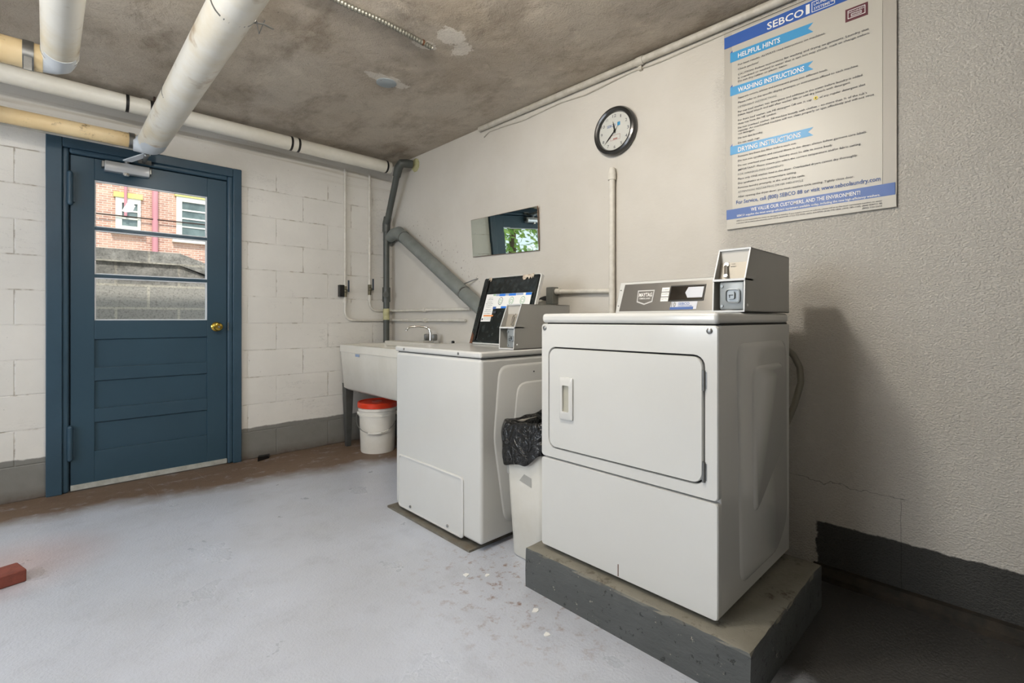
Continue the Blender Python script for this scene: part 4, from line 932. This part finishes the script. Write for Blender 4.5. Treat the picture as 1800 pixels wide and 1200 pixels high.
# ------------------------------------------------------------------ waste bin
wb = thing('waste_bin', 'tall white plastic waste bin with a black liner between washer and dryer', 'waste bin', (1.66, 1.46, 0))
def br_(z, g, jx=0):      # bin section, g = growth
    return [V((1.665+p[0], 1.465+p[1], z)) for p in rrect(.33+g, .205+g*.6, .035, 4)]
b = MB(); b.loft([br_(.002, -.01), br_(.010, 0), br_(.30, .035), br_(.585, .065), br_(.585, .045), br_(.06, -.02)], True, True)
obj('bin_body', b, 'binplastic', wb, angle=50)
def liner_ring(z, g, jz, jr, seedv):
    rnd = random.Random(seedv); base = []
    for a, c in zip(rrect(.40+g, .255+g*.8, .03, 1), rrect(.40+g, .255+g*.8, .03, 1)[1:]+rrect(.40+g, .255+g*.8, .03, 1)[:1]):
        L_ = math.hypot(a[0]-c[0], a[1]-c[1]); k_ = 14 if L_ > .25 else 9 if L_ > .08 else 2
        base += [(a[0]+(c[0]-a[0])*q/k_, a[1]+(c[1]-a[1])*q/k_) for q in range(k_)]
    n_ = len(base); ph = [rnd.uniform(0, 6.28) for _ in range(6)]; o_ = []
    for i, p in enumerate(base):
        t = 2*math.pi*i/n_; w_ = sum(math.sin((3*k+4)*t+ph[k])/(k+1.6) for k in range(6))
        s_ = 1+jr*(abs(w_)+.3 if g > -.02 else w_)
        zz = z+jz*(math.sin(2*t+1.1)+.5*math.sin(5*t+ph[1])+.4*math.sin(9*t+ph[2]))
        o_.append(V((1.665+p[0]*s_, 1.465+p[1]*s_, zz)))
    return o_
b = MB(); b.loft([liner_ring(.34, -.14, 0, .07, 3), liner_ring(.44, -.11, .01, .06, 4), liner_ring(.52, -.08, .006, .05, 5), liner_ring(.575, -.05, .008, .03, 5), liner_ring(.603, -.012, .010, .022, 6), liner_ring(.607, .006, .010, .020, 6), liner_ring(.590, .018, .010, .022, 6), liner_ring(.55, .022, .012, .034, 12), liner_ring(.51, .016, .016, .038, 13), liner_ring(.47, .022, .022, .036, 14), liner_ring(.435, .018, .030, .032, 14)], False, False)
random.seed(11)
for v in b.b.verts: v.co += V((jit(.007), jit(.007), jit(.009)))
ln_ = obj('bin_liner', b, 'blacktrash', wb, angle=180, subs=1); ln_['label'] = 'crumpled black plastic liner'
so = ln_.modifiers.new('thickness', 'SOLIDIFY'); so.thickness = .001
b = MB().prism([(1.482, 1.575, .405), (1.478, 1.42, .375), (1.479, 1.42, .335), (1.483, 1.575, .365)], (-.001, 0, 0))
obj('care_label', b, 'greypaint', wb, smooth=False)

# ------------------------------------------------------------------ hose, debris, brick
tag(obj('gas_hose', MB().tube(lerp_path([(2.05, .70, .93), (2.12, .68, .945), (2.18, .66, .935), (2.215, .635, .90), (2.228, .615, .85), (2.225, .610, .79), (2.215, .63, .70), (2.20, .655, .62), (2.19, .68, .55), (2.18, .74, .46)], 60), .0125, 14), 'braid'), 'braided flexible hose looping behind the dryer', 'hose')
tag(obj('brick', MB().prism([(-.055, 2.745, 0), (-.085, 2.850, 0), (-.29, 2.80, 0), (-.26, 2.695, 0)], (0, 0, .050)), 'brickred', bevel=.006), 'loose red brick lying on the floor at the left edge', 'brick')
tag(obj('door_wedge', MB().prism([(1.12, 3.86, 0), (1.21, 3.90, 0), (1.21, 3.90, .022), (1.12, 3.86, .034)], (.02, .045, 0)), 'black', bevel=.002), 'small black wedge on the floor right of the door', 'wedge')
random.seed(5)
for (x, y) in ((1.24, 1.56), (1.30, 1.50), (1.27, 1.20), (1.20, 1.08)):
    b = MB(); n_ = 6; c = V((x, y, 0)); pts = [c+V((random.uniform(.008, .018)*math.cos(6.28*k/n_), random.uniform(.006, .014)*math.sin(6.28*k/n_), 0)) for k in range(n_)]
    b.prism(pts, (0, 0, .0025))
    tag(obj('paint_flake', b, 'white', smooth=False), {1.24: 'white paint flake on the floor in front of the waste bin, farther from the plinth', 1.30: 'white paint flake on the floor at the foot of the waste bin', 1.27: 'white paint flake beside the plinth, nearer the bin', 1.20: 'white paint flake beside the plinth, nearer the camera'}[x], 'paint flake', 'paint flakes near the plinth')

# ------------------------------------------------------------------ outdoors
g = MB().box(-14, 16, YB+.2, 30, -.15, -.02); o = struct('ground', g, 'ground')
rw = thing('retaining_wall', 'weathered grey block wall with a sloped end seen through the door glass', 'wall', (.5, 5.5, 0))
obj('masonry', MB().prism([(-1.2, 5.42, -.02), (1.9, 5.42, -.02), (1.9, 5.42, 1.20), (1.12, 5.42, 1.45), (.90, 5.42, 1.545), (-1.2, 5.42, 1.545)], (0, .35, 0)), 'cmu', rw)
obj('coping', MB().prism([(-1.25, 5.39, 1.545), (.90, 5.39, 1.545), (1.9, 5.39, 1.19), (1.9, 5.39, 1.28), (.90, 5.39, 1.655), (-1.25, 5.39, 1.655)], (0, .41, 0)), 'cmu', rw)
bd = thing('brick_building', 'sunlit brick apartment building seen through the door glass', 'building', (2, 20, 0))
obj('facade', MB().box(-8, 16, 20, 26, -.02, 12), 'brickwork', bd)
def window(x0, x1, z0, z1, rows):
    f = MB(); t = .16
    f.box(x0, x1, 19.92, 20.02, z0, z0+.12); f.box(x0, x1, 19.92, 20.02, z1-t, z1); f.box(x0, x0+t, 19.92, 20.02, z0+.12, z1-t); f.box(x1-t*.5, x1, 19.92, 20.02, z0+.12, z1-t)
    for k in range(1, rows):
        zz = z0+.12+(z1-z0-.12-t)*k/rows; f.box(x0+t, x1-t*.5, 19.95, 20.0, zz-.025, zz+.025)
    o = obj('window', f, 'whitetrim', bd, smooth=False)
    obj('pane', MB().box(x0+t, x1-t*.5, 19.985, 19.995, z0+.12, z1-t), 'darkpane', o, smooth=False)
    obj('lintel', MB().box(x0-.05, x1+.05, 19.88, 20.02, z1, z1+.16), 'yellowtrim', bd, smooth=False)
    obj('sill', MB().box(x0-.12, x1+.1, 19.82, 20.02, z0-.16, z0), 'whitetrim', bd, smooth=False)
window(1.60, 2.24, 3.93, 4.95, 3); window(3.22, 4.75, 3.83, 5.25, 4)
obj('window', MB().box(.55, 1.3, 19.9, 20.02, 5.4, 6.4), 'whitetrim', bd)
obj('downspout', MB().cyl((2.62, 19.9, 0), (2.62, 19.9, 8), .085, 12), 'pinkpipe', bd)['label'] = 'pink downspout'
obj('cable', MB().cyl((-3, 19.86, 4.28), (8, 19.86, 4.42), .022, 6), 'iron', bd)
obj('cable', MB().cyl((1.84, 19.80, 4.35), (1.84, 19.80, 9), .04, 8), 'pinkpipe', bd)
random.seed(21)
tr = thing('tree', 'leafy green tree outside, seen in the wall mirror', 'tree', (-2.6, 8, 0))
b = MB()
for i in range(2600):
    while True:
        q = V((random.uniform(-1, 1), random.uniform(-1, 1), random.uniform(-1, 1)))
        if q.length < 1: break
    c = V((-2.9, 7.6, 2.6))+V((q.x*2.0, q.y*1.0, q.z*1.9)); s_ = random.uniform(.05, .10)
    a = V((random.gauss(0, 1), random.gauss(0, 1), random.gauss(0, 1))).normalized(); e = a.orthogonal().normalized(); f_ = a.cross(e)
    vs = [b.b.verts.new(c+e*s_), b.b.verts.new(c+f_*s_*.5), b.b.verts.new(c-e*s_), b.b.verts.new(c-f_*s_*.5)]
    b.b.faces.new(vs)
b.keep = True
obj('foliage', b, 'leaf', tr, smooth=False)
obj('trunk', MB().tube([(-2.7, 7.6, 0), (-2.8, 7.65, 1.5), (-2.9, 7.6, 2.6)], [.12, .10, .06]), 'bark', tr)
